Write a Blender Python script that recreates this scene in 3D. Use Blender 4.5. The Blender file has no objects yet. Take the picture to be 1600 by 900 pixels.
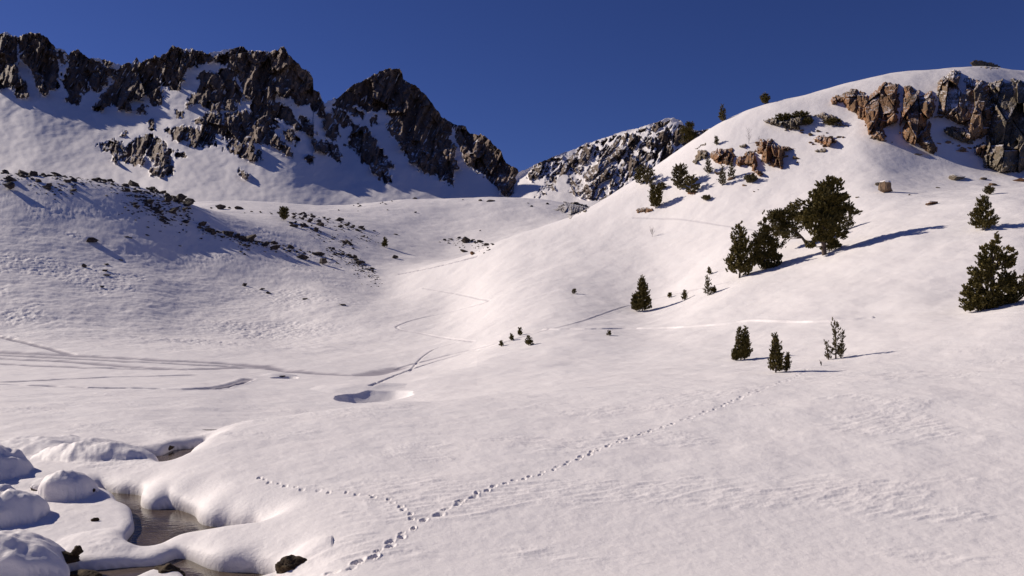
import bpy, math, random
import numpy as np
from mathutils import Vector, Matrix, noise as mnoise

# ------------------------------------------------------------------ camera, sky, sun, exposure
F, HOR = 1256.0, 470.0            # focal length and horizon row, in photograph pixels (1600 wide)
SUN_EL, SUN_AZ = 29.0, -65.0      # azimuth measured from straight ahead, negative = left
sc = bpy.context.scene
cam_d = bpy.data.cameras.new('camera'); cam = bpy.data.objects.new('camera', cam_d)
sc.collection.objects.link(cam); sc.camera = cam
cam.location = (0, 0, 0); cam.rotation_euler = (math.radians(90), 0, 0)
cam_d.sensor_width = 36.0; cam_d.lens = 36.0 * F / 1600.0
cam_d.shift_y = (HOR - 450.0) / 1600.0
cam_d.clip_start = 0.1; cam_d.clip_end = 20000
W = bpy.data.worlds.new('World'); sc.world = W; W.use_nodes = True
bg = W.node_tree.nodes['Background']
sky = W.node_tree.nodes.new('ShaderNodeTexSky'); sky.sky_type = 'NISHITA'; sky.sun_disc = False
sky.sun_elevation = math.radians(SUN_EL); sky.sun_rotation = math.radians(SUN_AZ)
sky.altitude = 2400; sky.air_density = 1.0; sky.dust_density = 0.7; sky.ozone_density = 3.0
tint = W.node_tree.nodes.new('ShaderNodeMix'); tint.data_type = 'RGBA'; tint.blend_type = 'MULTIPLY'; tint.inputs[0].default_value = 1
tint.inputs[7].default_value = (.33, .385, .74, 1)      # deep high-altitude blue
W.node_tree.links.new(sky.outputs[0], tint.inputs[6]); W.node_tree.links.new(tint.outputs[2], bg.inputs[0]); bg.inputs[1].default_value = 0.075
sd = bpy.data.lights.new('sun', 'SUN'); sd.energy = 4.9; sd.angle = math.radians(0.5); sd.color = (1.0, 0.895, 0.775)
sun = bpy.data.objects.new('sun', sd); sc.collection.objects.link(sun)
a, e = math.radians(SUN_AZ), math.radians(SUN_EL)
SDIR = Vector((math.sin(a) * math.cos(e), math.cos(a) * math.cos(e), math.sin(e)))
sun.rotation_euler = SDIR.to_track_quat('Z', 'Y').to_euler()
sc.view_settings.view_transform = 'Standard'; sc.view_settings.look = 'None'
sc.view_settings.exposure = -0.05; sc.view_settings.gamma = 1.0
sc.cycles.max_bounces = 5

random.seed(7); RNG = np.random.default_rng(7)
COL = sc.collection

# ------------------------------------------------------------------ numpy helpers
def _h(ix, iy, s):
    n = (ix.astype(np.int64) * 374761393 + iy.astype(np.int64) * 668265263 + s * 2147483647 + 1013904223) & 0xFFFFFFFF
    n = ((n ^ (n >> 13)) * 1274126177) & 0xFFFFFFFF
    n = ((n ^ (n >> 16)) * 2246822519) & 0xFFFFFFFF
    return ((n ^ (n >> 15)) & 0xFFFFFF) / float(0xFFFFFF)
def gnoise(x, y, s=0):
    x, y = np.broadcast_arrays(np.asarray(x, float), np.asarray(y, float))
    ix, iy = np.floor(x), np.floor(y); fx, fy = x - ix, y - iy
    u, v = fx*fx*fx*(fx*(fx*6-15)+10), fy*fy*fy*(fy*(fy*6-15)+10)
    def g(dx, dy):
        an = _h(ix + dx, iy + dy, s) * 2 * math.pi
        return np.cos(an) * (fx - dx) + np.sin(an) * (fy - dy)
    n0 = g(0, 0) * (1-u) + g(1, 0) * u; n1 = g(0, 1) * (1-u) + g(1, 1) * u
    return (n0 * (1-v) + n1 * v) * 1.5
def fbm(x, y, o=4, s=0, gain=0.5):
    r, am = 0, 1.0
    for i in range(o):
        r = r + am * gnoise(x * 2.0**i, y * 2.0**i, s + 17*i); am *= gain
    return r
def ridged(x, y, o=4, s=0):
    r, am = 0, 1.0
    for i in range(o):
        r = r + am * (1 - 2 * np.abs(gnoise(x * 2.0**i, y * 2.0**i, s + 31*i))); am *= .5
    return r
def facets(x, y, s=0, tilt=1.0):
    """blocky relief: nearest feature point, each cell a tilted plane; also returns edge distance"""
    ix, iy = np.floor(x), np.floor(y)
    d1 = np.full(x.shape, 9e9); d2 = d1.copy(); val = np.zeros(x.shape)
    for dx in (-1, 0, 1):
        for dy in (-1, 0, 1):
            cx, cy = ix + dx, iy + dy
            px, py = cx + _h(cx, cy, s), cy + _h(cx, cy, s + 5)
            d = (x-px)**2 + (y-py)**2
            v = _h(cx, cy, s+9) + tilt * ((_h(cx, cy, s+11)-.5) * (x-px) + (_h(cx, cy, s+13)-.5) * (y-py))
            m = d < d1
            d2 = np.where(m, d1, np.minimum(d2, d)); val = np.where(m, v, val); d1 = np.where(m, d, d1)
    return val, np.sqrt(d2) - np.sqrt(d1)
def sstep(a, b, x):
    t = np.clip((x - a) / (b - a), 0, 1); return t*t*(3-2*t)
def pchip(xs, ys, x):
    """monotone cubic; xs (K,) or (K,N), ys same, x evaluated along the first axis"""
    xs = np.asarray(xs, float); ys = np.asarray(ys, float)
    h = np.diff(xs, axis=0); dl = np.diff(ys, axis=0) / h
    d = np.zeros_like(ys)
    w1, w2 = 2*h[1:] + h[:-1], h[1:] + 2*h[:-1]
    with np.errstate(all='ignore'):
        hm = (w1 + w2) / (w1/dl[:-1] + w2/dl[1:])
    d[1:-1] = np.where(dl[:-1]*dl[1:] > 0, np.nan_to_num(hm), 0)
    d[0], d[-1] = dl[0], dl[-1]
    if xs.ndim == 1:
        i = np.clip(np.searchsorted(xs, x) - 1, 0, len(xs)-2)
        g = lambda A: A[i]
    else:
        i = np.clip((x[:, :, None] >= xs.T[None]).sum(2) - 1, 0, xs.shape[0]-2) if False else None
        i = np.zeros(x.shape, int)
        for k in range(1, xs.shape[0]-1): i += (x >= xs[k][None, :])
        cols = np.arange(xs.shape[1])[None, :]
        g = lambda A: A[i, cols]
    x0, hh, y0, dd = g(xs), g(h), g(ys), g(dl); a0 = g(d)
    a1 = d[i+1] if xs.ndim == 1 else d[i+1, cols]
    t = (x - x0) / hh; t = np.where((t < 0) | (t > 1), np.clip(t, 0, 1), t)
    return y0 + hh * t * (a0 + t * ((3*dd - 2*a0 - a1) + t * (a0 + a1 - 2*dd)))
def sdf_poly(px, py, P):
    """signed distance, negative inside"""
    P = np.asarray(P, float); d = np.full(px.shape, 1e18); ins = np.zeros(px.shape, bool)
    for i in range(len(P)):
        ax, ay = P[i]; bx, by = P[(i+1) % len(P)]
        ex, ey = bx-ax, by-ay
        t = np.clip(((px-ax)*ex + (py-ay)*ey) / (ex*ex+ey*ey+1e-12), 0, 1)
        d = np.minimum(d, (px-ax-t*ex)**2 + (py-ay-t*ey)**2)
        c = ((ay > py) != (by > py)) & (px < (bx-ax) * (py-ay) / (by-ay+1e-12) + ax)
        ins ^= c
    return np.sqrt(d) * np.where(ins, -1, 1)
def tile(P, s, ox, oy): return [(ox + x/s, oy + y/s) for x, y in P]

# ------------------------------------------------------------------ object helpers
def tag(o, label=None, cat=None, group=None, kind=None):
    for k, v in (('label', label), ('category', cat), ('group', group), ('kind', kind)):
        if v: o[k] = v
    return o
def mesh_obj(name, V, FA, mat, parent=None, smooth=True):
    me = bpy.data.meshes.new(name); V = np.asarray(V, np.float32)
    FA = np.asarray(FA, np.int32)
    me.vertices.add(len(V)); me.vertices.foreach_set('co', V.ravel())
    n, k = FA.shape
    me.loops.add(n*k); me.loops.foreach_set('vertex_index', FA.ravel())
    me.polygons.add(n); me.polygons.foreach_set('loop_start', np.arange(0, n*k, k, dtype=np.int32))
    me.polygons.foreach_set('use_smooth', np.full(n, smooth))
    me.update(calc_edges=True); me.materials.append(mat)
    o = bpy.data.objects.new(name, me); COL.objects.link(o)
    if parent: o.parent = parent
    return o
def grid_faces(R, C):
    i = np.arange(R*C).reshape(R, C)
    return np.stack([i[:-1, :-1], i[:-1, 1:], i[1:, 1:], i[1:, :-1]], -1).reshape(-1, 4)
def attr(o, name, vals):
    at = o.data.attributes.new(name, 'FLOAT', 'POINT'); at.data.foreach_set('value', np.asarray(vals, np.float32).ravel())
def empty(name, loc, rz=0.0):
    o = bpy.data.objects.new(name, None); COL.objects.link(o); o.location = loc; o.rotation_euler = (0, 0, rz)
    o.empty_display_size = .2; return o

# ------------------------------------------------------------------ materials
class NT:
    def __init__(s, name):
        s.m = bpy.data.materials.new(name); s.m.use_nodes = True; s.t = s.m.node_tree
        s.b = s.t.nodes['Principled BSDF']; s.out = s.t.nodes['Material Output']
    def n(s, ty, **kw):
        nd = s.t.nodes.new(ty)
        for k, v in kw.items(): setattr(nd, k, v)
        return nd
    def l(s, a, b): s.t.links.new(a, b)
    def val(s, sock, v):
        if hasattr(v, 'is_linked') or hasattr(v, 'links'): s.l(v, sock)
        else: sock.default_value = v
    def noise(s, vec, scale, detail=4, rough=.5, dist=0):
        n = s.n('ShaderNodeTexNoise'); n.inputs['Scale'].default_value = scale; n.inputs['Detail'].default_value = detail
        n.inputs['Roughness'].default_value = rough; n.inputs['Distortion'].default_value = dist
        if vec is not None: s.l(vec, n.inputs['Vector'])
        return n.outputs['Fac']
    def ramp(s, f, pts):
        r = s.n('ShaderNodeValToRGB'); s.l(f, r.inputs[0]); el = r.color_ramp.elements
        while len(el) < len(pts): el.new(.5)
        for e_, (p, c) in zip(el, pts): e_.position = p; e_.color = c if len(c) == 4 else (*c, 1)
        return r.outputs[0]
    def math(s, op, a, b=None, clamp=False):
        m = s.n('ShaderNodeMath', operation=op, use_clamp=clamp); s.val(m.inputs[0], a)
        if b is not None: s.val(m.inputs[1], b)
        return m.outputs[0]
    def mix(s, f, a, b):
        m = s.n('ShaderNodeMix', data_type='RGBA'); s.val(m.inputs[0], f)
        s.val(m.inputs[6], a if not isinstance(a, tuple) else (*a, 1)[:4]); s.val(m.inputs[7], b if not isinstance(b, tuple) else (*b, 1)[:4])
        return m.outputs[2]
    def remap(s, f, a, b, c=0., d=1.):
        m = s.n('ShaderNodeMapRange'); s.l(f, m.inputs[0])
        for i, v in enumerate((a, b, c, d)): m.inputs[i+1].default_value = v
        return m.outputs[0]
    def scale(s, vec, sx, sy, sz):
        m = s.n('ShaderNodeMapping'); s.l(vec, m.inputs[0]); m.inputs['Scale'].default_value = (sx, sy, sz); return m.outputs[0]
    def bump(s, h, dist, strength=1., prev=None):
        b = s.n('ShaderNodeBump'); b.inputs['Distance'].default_value = dist; b.inputs['Strength'].default_value = strength
        s.l(h, b.inputs['Height'])
        if prev is not None: s.l(prev, b.inputs['Normal'])
        return b.outputs[0]
    def geo(s, w): return s.n('ShaderNodeNewGeometry').outputs[w]
    def nz(s):
        x = s.n('ShaderNodeSeparateXYZ'); s.l(s.geo('Normal'), x.inputs[0]); return x.outputs[2]
    def at(s, name):
        return s.n('ShaderNodeAttribute', attribute_name=name).outputs['Fac']

SNOW = (0.87, 0.83, 0.825)
def snow_mat():
    t = NT('snow'); p = t.geo('Position')
    c = t.ramp(t.noise(p, .35, 5), [(.35, (0.86, 0.815, 0.81)), (.65, SNOW)])
    bed = t.at('bed'); bc = t.ramp(t.noise(p, 6, 6, .7), [(.3, (.035, .026, .018)), (.7, (.13, .10, .07))])
    c = t.mix(t.at('pack_shade'), c, (.40, .37, .41)); t.l(t.mix(bed, c, bc), t.b.inputs['Base Color'])  # tracks: packed snow tone, darkened further with groove shade painted into the colour
    t.b.inputs['Roughness'].default_value = .62
    t.b.inputs['Specular IOR Level'].default_value = .25
    n1 = t.noise(p, 1.1, 6, .62); n2 = t.noise(t.scale(p, 1, 2.2, 1), 7, 5, .6); n3 = t.noise(p, 45, 3, .6)
    h = t.math('ADD', t.math('MULTIPLY', n1, .20), t.math('ADD', t.math('MULTIPLY', n2, .055), t.math('MULTIPLY', n3, .016)))
    t.l(t.bump(h, 1.0, .25), t.b.inputs['Normal'])
    return t.m
def rock_snow_mat(name, cols, sc_, snow_lo, snow_hi, use_attr=False, bdist=.5, streak=1.0, crack=.5):
    """rock in the colours `cols`, snow lying where the surface faces up (and outside the rock mask when use_attr)"""
    t = NT(name); p = t.geo('Position')
    pv = t.scale(p, 1, 1, streak)
    f = t.noise(pv, sc_, 7, .65, .4)
    n = len(cols); c = t.ramp(f, [(.3 + .4*i/(n-1), cols[i]) for i in range(n)])
    dk = t.noise(pv, sc_*5, 5, .7); c = t.mix(t.remap(dk, .35, .6, crack, 0.), c, tuple(v*.45 for v in cols[0]))
    nz = t.nz(); nn = t.noise(p, sc_*2.2, 6, .7)
    k = t.math('ADD', nz, t.math('MULTIPLY', t.math('SUBTRACT', nn, .5), .9))
    s = t.remap(k, snow_lo, snow_hi)
    if use_attr:
        rk = t.at('rock'); fn = t.noise(p, sc_*3, 5, .7)
        e_ = t.math('ADD', rk, t.math('MULTIPLY', t.math('SUBTRACT', fn, .5), .7))
        sn = t.remap(e_, .40, .55, 1., 0.)
        s = t.math('MAXIMUM', s, sn)
    t.l(t.mix(s, c, SNOW), t.b.inputs['Base Color'])
    t.b.inputs['Roughness'].default_value = .8; t.b.inputs['Specular IOR Level'].default_value = .2
    hb = t.noise(pv, sc_*4, 8, .7); bs = t.remap(s, 0., 1., 1., .12)
    b = t.n('ShaderNodeBump'); b.inputs['Distance'].default_value = bdist; t.l(bs, b.inputs['Strength']); t.l(hb, b.inputs['Height'])
    t.l(b.outputs[0], t.b.inputs['Normal'])
    return t.m
def simple_mat(name, cols, sc_, rough=.8, bd=.02):
    t = NT(name); p = t.n('ShaderNodeTexCoord').outputs['Object']
    f = t.noise(p, sc_, 5, .6); n = len(cols)
    t.l(t.ramp(f, [(.3 + .4*i/(n-1), cols[i]) for i in range(n)]), t.b.inputs['Base Color'])
    t.b.inputs['Roughness'].default_value = rough; t.l(t.bump(f, bd), t.b.inputs['Normal']); return t.m
def foliage_mat(name, c0, c1, c2):
    t = NT(name); r = t.n('ShaderNodeNewGeometry').outputs['Random Per Island']
    n = t.noise(t.geo('Position'), 1.5, 3)
    f = t.math('ADD', t.math('MULTIPLY', r, .5), t.math('MULTIPLY', n, .5))
    t.l(t.ramp(f, [(.2, c0), (.5, c1), (.8, c2)]), t.b.inputs['Base Color'])
    t.b.inputs['Roughness'].default_value = .55; t.b.inputs['Specular IOR Level'].default_value = .3
    return t.m
def water_mat():
    t = NT('stream_water'); p = t.geo('Position')
    t.l(t.ramp(t.noise(p, 1.6, 5), [(.3, (.050, .036, .026)), (.7, (.13, .095, .068))]), t.b.inputs['Base Color'])
    t.b.inputs['Roughness'].default_value = .06; t.b.inputs['IOR'].default_value = 1.33
    h = t.noise(t.scale(p, 1, 2, 1), 5, 3, .5)
    t.l(t.bump(h, .012, .6), t.b.inputs['Normal']); return t.m
M_SNOW = snow_mat(); M_WATER = water_mat()
M_MTN = rock_snow_mat('mountain_rock', [(.12, .082, .065), (.20, .142, .11), (.31, .225, .17)], .035, .88, 1.02, True, 2.0, .6)
M_RIDGE = rock_snow_mat('ridge_rock', [(.10, .075, .062), (.16, .12, .095), (.23, .18, .14)], .04, .78, .92, True, 2.5, .7)
M_CLIFF = rock_snow_mat('cliff_rock', [(.10, .085, .06), (.20, .12, .068), (.35, .18, .085), (.22, .155, .10)], .13, .84, 1.0, False, .3, .4, .6)
M_CLIFF2 = rock_snow_mat('grey_cliff_rock', [(.11, .095, .07), (.19, .155, .11), (.28, .20, .135)], .12, .80, 1.05, False, .3, .5, .6)
M_CLIFF3 = rock_snow_mat('brown_cliff_rock', [(.11, .09, .065), (.18, .125, .08), (.29, .175, .10), (.20, .155, .11)], .12, .74, .9, False, .3, .4, .6)
M_ROCK = rock_snow_mat('boulder_rock', [(.06, .048, .04), (.12, .095, .075), (.19, .15, .12)], 1.3, .95, 1.15, False, .15, 1., .5)
M_ROCKD = rock_snow_mat('dark_scree_rock', [(.045, .035, .03), (.08, .062, .052), (.13, .10, .085)], .9, 1.0, 1.2, False, .15, 1., .5)
M_MOSS = rock_snow_mat('mossy_rock', [(.03, .02, .012), (.085, .055, .03), (.17, .12, .06)], 9, 1.3, 1.5, False, .04, 1., .6)
M_BARK = simple_mat('pine_bark', [(.06, .04, .03), (.14, .10, .075)], 6)
M_TWIG = simple_mat('bare_twig', [(.05, .035, .03), (.10, .075, .06)], 8)
M_PINE = foliage_mat('pine_needles', (.055, .046, .012), (.13, .104, .027), (.24, .185, .055))
M_PINEL = foliage_mat('light_pine_needles', (.075, .062, .026), (.145, .12, .05), (.24, .19, .09))

# ------------------------------------------------------------------ terrain keys: per column x, (depth Y, image row y) or (depth, 'z', height)
def K(Y, y=None, z=None): return (Y, y if z is None else HOR - F * z / Y)
Z_ = lambda Y, z: K(Y, z=z)
KEYS = {
 -1800: [Z_(1,-1.7),Z_(5,-2.9),Z_(12.5,-4.3),Z_(16,-4.2),Z_(22,-3.8),Z_(31,-3.2),Z_(34,-3.0),Z_(42,-2.8),Z_(60,-2),(82,480),(108,430),(150,320),(175,260),(215,170),(240,230),(300,290),(350,300),(430,320),(700,352)],
 -500: [Z_(1,-1.7),Z_(5,-2.9),Z_(12.5,-4.4),Z_(16,-4.4),Z_(22,-4.2),Z_(31,-4.2),Z_(34,-4.2),(42,600),(60,570),(80,545),(98,510),(130,380),(148,310),(165,245),(240,300),(300,320),(350,330),(430,335),(700,352)],
 0:   [Z_(1,-1.7),Z_(5,-3.0),Z_(12.5,-4.6),Z_(16,-4.6),Z_(22,-4.42),Z_(31,-4.55),Z_(34,-4.6),(42,612),(60,583),(80,560),(100,527),(138,400),(160,320),(178,267),(235,315),(300,330),(350,335),(430,335),(700,352)],
 150: [Z_(1,-1.7),Z_(5,-3.0),Z_(12.5,-4.6),Z_(16,-4.6),Z_(22,-4.42),Z_(31,-4.6),Z_(34,-4.65),(42,616),(60,585),(80,562),(104,530),(146,408),(168,328),(186,275),(235,320),(300,330),(350,335),(430,335),(700,352)],
 240: [Z_(1,-1.7),Z_(5,-3.0),Z_(12.5,-4.62),Z_(16,-4.6),Z_(21,-4.35),Z_(27,-4.62),Z_(31,-4.64),(42,618),(60,587),(82,562),(108,530),(152,415),(174,345),(192,293),(232,322),(290,326),(345,328),(430,332),(700,352)],
 300: [Z_(1,-1.7),Z_(5,-2.9),Z_(12.5,-4.62),Z_(17.5,-4.3),Z_(21.5,-4.12),Z_(24.5,-4.25),Z_(28.5,-4.75),(36,638),(58,590),(84,562),(112,531),(157,425),(177,365),(193,318),(228,330),(280,318),(340,315),(430,328),(700,352)],
 370: [Z_(1,-1.7),Z_(5,-2.9),Z_(12.5,-4.60),Z_(17,-4.22),Z_(22,-4.05),Z_(27.2,-4.12),Z_(31.5,-4.90),(38,640),(58,594),(84,566),(113,534),(158,438),(176,384),(194,348),(228,332),(272,320),(335,314),(430,328),(700,352)],
 450: [Z_(1,-1.7),Z_(5,-2.8),Z_(12.5,-4.45),Z_(17,-4.12),Z_(23,-4.05),Z_(29.5,-4.18),Z_(33.5,-5.0),(39,638),(56,600),(78,574),(110,541),(155,455),(173,420),(190,392),(215,350),(265,330),(330,317),(430,328),(700,352)],
 520: [Z_(1,-1.7),Z_(5,-2.7),Z_(12.5,-4.15),Z_(16.5,-4.06),Z_(23,-4.0),Z_(31,-4.16),Z_(35,-5.1),(41,634),(56,600),(78,576),(107,540),(150,464),(169,437),(188,415),(215,368),(268,338),(335,323),(430,328),(700,352)],
 600: [Z_(1,-1.7),Z_(5,-2.6),Z_(12.5,-4.10),Z_(16,-4.04),Z_(23,-4.0),Z_(32.5,-4.10),Z_(37,-5.0),(43,628),(56,600),(78,577),(105,538),(144,480),(164,464),(182,437),(215,397),(275,345),(345,313),(430,328),(700,352)],
 700: [Z_(1,-1.7),Z_(5,-2.6),(12.5,882),(16,785),(23,688),(34,624),Z_(38,-4.8),(44,612),(56,588),(75,568),(108,527),(146,464),(161,437),(177,408),(212,410),(285,352),(350,309),(430,328),(700,352)],
 800: [Z_(1,-1.7),Z_(5,-2.5),(12.5,882),(16,783),(23,684),(35,618),(38.5,614),(44,602),(56,575),(78,533),(105,480),(138,422),(155,395),(172,366),(208,382),(280,352),(350,307),(430,330),(700,352)],
 900: [Z_(1,-1.7),Z_(5,-2.5),(12.5,882),(16,783),(23,683),(35,611),(38,606),(44,594),(56,565),(78,518),(105,460),(137,402),(154,370),(172,333),(208,356),(280,345),(350,318),(430,335),(700,352)],
 1000:[Z_(1,-1.7),Z_(5,-2.5),(12.5,880),(16,782),(23,680),(33,612),(37,602),(42,592),(56,560),(80,515),(102,476),(135,388),(154,330),(172,273),(200,300),(280,350),(350,350),(430,350),(700,360)],
 1150:[Z_(1,-1.7),Z_(5,-2.5),(12.5,878),(16,780),(23,676),(32,606),(36,594),(42,580),(56,543),(78,470),(92,434),(130,332),(150,252),(168,172),(200,215),(280,300),(350,350),(430,350),(700,360)],
 1300:[Z_(1,-1.7),Z_(5,-2.5),(12.5,876),(16,778),(23,668),(31,600),(36,584),(42,562),(57,508),(74,436),(90,388),(125,296),(145,215),(165,133),(200,175),(280,290),(350,340),(430,350),(700,360)],
 1370:[Z_(1,-1.7),Z_(5,-2.5),(12.5,875),(16,776),(23,664),(31,595),(36,577),(42,550),(57,495),(73,420),(90,360),(128,262),(150,165),(164,114),(200,155),(280,290),(350,340),(430,350),(700,360)],
 1450:[Z_(1,-1.7),Z_(5,-2.5),(12.5,874),(16,774),(23,660),(30,596),(35,577),(41,543),(57,478),(73,400),(90,335),(129,268),(150,145),(164,104),(200,150),(280,290),(350,340),(430,350),(700,360)],
 1530:[Z_(1,-1.7),Z_(5,-2.5),(12.5,872),(16,772),(23,656),(30,590),(35,568),(41,530),(57,468),(72,385),(90,318),(130,270),(149,135),(164,99),(200,150),(280,290),(350,340),(430,350),(700,360)],
 1600:[Z_(1,-1.7),Z_(5,-2.5),(12.5,870),(16,770),(23,650),(29,590),(34,566),(41,515),(57,450),(71,370),(90,306),(131,272),(149,140),(164,110),(200,150),(280,290),(350,340),(430,350),(700,360)],
 2100:[Z_(1,-1.7),Z_(5,-2.4),(12.5,850),(16,745),(23,620),(29,555),(34,525),(40,495),(55,420),(70,360),(90,305),(131,240),(143,150),(170,110),(205,150),(280,290),(350,340),(430,350),(700,360)],
 3400:[Z_(1,-1.7),Z_(5,-2.2),(12.5,830),(16,720),(23,590),(29,520),(34,485),(40,450),(55,380),(70,320),(90,260),(131,180),(145,150),(180,110),(215,150),(280,290),(350,340),(430,350),(700,360)],
}
kx = np.array(sorted(KEYS)); KY = np.array([[p[0] for p in KEYS[x]] for x in kx]); Kz = np.array([[(HOR - p[1]) / F * p[0] for p in KEYS[x]] for x in kx])

xs = np.concatenate([np.linspace(-1800, -120, 60), np.arange(-110, 1710, 1.15), np.linspace(1720, 3400, 60)])
Ys = np.concatenate([np.linspace(1, 11.8, 24), 12 * np.exp(np.arange(0, math.log(46/12), .0036)), 46 * np.exp(np.arange(0, math.log(155/46), .0019)), 155 * np.exp(np.arange(0, math.log(430/155), .0036)), np.linspace(436, 700, 30)])
N, R = len(xs), len(Ys)
TY = np.stack([pchip(kx, np.log(KY[:, k]), xs) for k in range(KY.shape[1])])
TZ = np.stack([pchip(kx, Kz[:, k], xs) for k in range(KY.shape[1])])
def smooth_cols(A, w):
    k = np.exp(-.5 * (np.arange(-3*w, 3*w+1) / w) ** 2); k /= k.sum()
    return np.apply_along_axis(lambda v: np.convolve(np.pad(v, 3*w, mode='edge'), k, 'valid'), -1, A)
TY = smooth_cols(TY, 24); TZ = smooth_cols(TZ, 24)
# soften the ground a little along the depth
def smooth_rows(A, w):
    k = np.exp(-.5 * (np.arange(-3*w, 3*w+1) / w) ** 2); k /= k.sum()
    P = np.pad(A, ((3*w, 3*w), (0, 0)), mode='edge'); r = np.zeros_like(A)
    for i, q in enumerate(k): r += q * P[i:i+A.shape[0]]
    return r
_u = np.arange(0, math.log(705), .0045); _G = smooth_rows(pchip(TY, TZ, np.repeat(_u[:, None], N, 1)), 7)
_i = np.clip(np.log(Ys)/.0045, 0, len(_u)-1.001); _k = _i.astype(int); _f = (_i-_k)[:, None]; GZ = _G[_k]*(1-_f) + _G[_k+1]*_f; del _G
GY = np.repeat(Ys[:, None], N, 1); GX = (xs[None, :] - 800) / F * GY
def plan(x, y, z): Y = (HOR - y) and z * F / (HOR - y); return ((x - 800) / F * Y, Y)

# rolling undulation and wind crust
far = sstep(20, 70, GY)
GZ += far * (1 - .8*sstep(100, 85, GY)*sstep(720, 560, xs)[None, :]) * (.30 * fbm(GX/14, GY/14, 3, 3)) * sstep(600, 400, GY) + .045 * fbm(GX/2.5, GY/2.5, 3, 5) * sstep(14, 20, GY)
cr_ang = .35
ru, rv = GX*math.cos(cr_ang) + GY*math.sin(cr_ang), -GX*math.sin(cr_ang) + GY*math.cos(cr_ang)
nearw = sstep(60, 30, GY) * sstep(11, 13, GY)
patch = .10 + sstep(.14, .40, fbm(GX/4.5 + 3, GY/3.0, 3, 41))
GZ += nearw * patch * .016 * ridged(ru/1.1, rv/.32, 4, 9) + nearw * .006 * fbm(GX*3, GY*3, 3, 77)
slope_l = sstep(700, 420, xs)[None, :] * sstep(85, 110, GY) * sstep(230, 190, GY)
GZ += slope_l * (.06 * fbm(GX/1.6, GY/1.3, 4, 21) + .10 * sstep(.05, .5, fbm(GX/16, GY/13, 3, 22)) * fbm(GX/.9, GY/.6, 3, 23))

# ---- stream: water outlines (traced in the photograph, projected on the level water) and the snow pillows round it
ZW = -4.80
WP = [tile(P, 3., 0, 600) for P in (
 [(530,577),(600,572),(640,578),(735,588),(800,578),(880,580),(945,600),(925,655),(1000,668),(1060,668),(1130,684),(1215,690),(1270,706),(1215,738),(1040,738),(940,742),(850,750),(780,772),(700,790),(640,796),(580,786),(560,752),(600,715),(640,702),(636,670),(590,644),(616,632),(600,606),(560,594)],
 [(745,348),(800,303),(895,303),(950,290),(1000,285),(980,315),(910,345),(880,375),(830,412),(790,432),(740,425),(745,385)],
 [(300,348),(430,352),(560,346),(740,334),(760,350),(750,378),(560,374),(430,376)],
 [(430,494),(490,490),(520,512),(560,512),(650,512),(690,514),(690,545),(620,575),(560,570),(500,540),(450,520)],
 [(300,875),(410,872),(500,864),(620,857),(760,842),(800,820),(850,813),(920,812),(945,840),(1000,868),(1060,882),(1200,880),(1320,900),(1330,950),(1000,985),(700,1000),(300,985)])]
ISL = tile([(560,960),(690,915),(760,895),(830,905),(900,950),(850,1000),(600,1000)], 3., 0, 600)
def proj(P, z): return [plan(x, y, z) for x, y in P]
r1, c1 = np.searchsorted(Ys, 36), np.searchsorted(xs, 520)
r0 = np.searchsorted(Ys, 7)
sub = (slice(r0, r1), slice(0, c1)); sx, sy = GX[sub], GY[sub]
D = np.full(sx.shape, 1e9)
for P in WP: D = np.minimum(D, sdf_poly(sx, sy, proj(P, ZW)))
D = np.maximum(D, -sdf_poly(sx, sy, proj(ISL, ZW)))
D = smooth_rows(smooth_cols(D + .07 * fbm(sx/1.1, sy/1.1, 3, 51), 5), 5)
base = GZ[sub].copy()
# snow mounds (px x, base row, radius x m, radius y m, height m, power)
for (mx, my, rx, ry, hh, pw) in ((25, 880, 1.22, .75, .62, .36), (-10, 803, 1.10, .8, .62, .5), (-60, 745, 1.6, 1.5, .85, .8), (103, 772, .60, .55, .52, .42),
        (165, 716, 2.0, 1.0, .42, .8), (60, 700, 2.6, 1.6, .25, 1.), (95, 755, 1.3, .5, .10, 1.), (170, 835, 1.0, .8, .10, 1.), (330, 868, 1.0, .5, .05, .8), (470, 880, .9, .55, .10, 2.), (210, 758, .5, .3, .08, .7), (-260, 800, 2.5, 2, .8, .8), (-350,700,3,3,.9,1)):
    X0, Y0 = plan(mx, my, -4.5)
    q = ((sx-X0)/rx)**2 + ((sy-Y0)/ry)**2; q = q * (1 + .25 * fbm(sx/.7, sy/.7, 2, 60))
    base += hh * np.clip(1 - q, 0, 1) ** pw * (1 + .22*fbm(sx/.55, sy/.55, 3, 61)); 
wd = np.clip((base - ZW) * 1.25, .25, 1.1)
prof = np.sqrt(np.clip(1 - (1 - np.clip(D / wd, 0, 1)) ** 2, 0, 1))
ZS = np.where(D > 0, ZW - .04 + (base - ZW + .04) * prof, ZW - .04 - .35 * np.clip(-D / .3, 0, 1))
GZ[sub] = ZS
BED = np.zeros(GZ.shape); BED[sub] = sstep(.02, -.03, D)

# hollow in the far bank and the little hole on the plain
def bump_at(px, Y, rx, ry, h, pw=1.):
    X0 = (px - 800) / F * Y
    q = ((GX-X0)/rx)**2 + ((GY-Y)/ry)**2; q = q * (1 + .18*gnoise(GX/1.3, GY/1.6, 91))
    GZ[:] += h * np.clip(1 - q, 0, 1) ** pw
bump_at(585, 46.5, 2.3, 3.6, -.88, .95); bump_at(560, 52.5, 3.0, 3.5, .3, 1.2)
bump_at(445, 63.5, 1.0, 1.4, -.35, .5); bump_at(436, 66, 1.5, 1.4, .2, 1)

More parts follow.
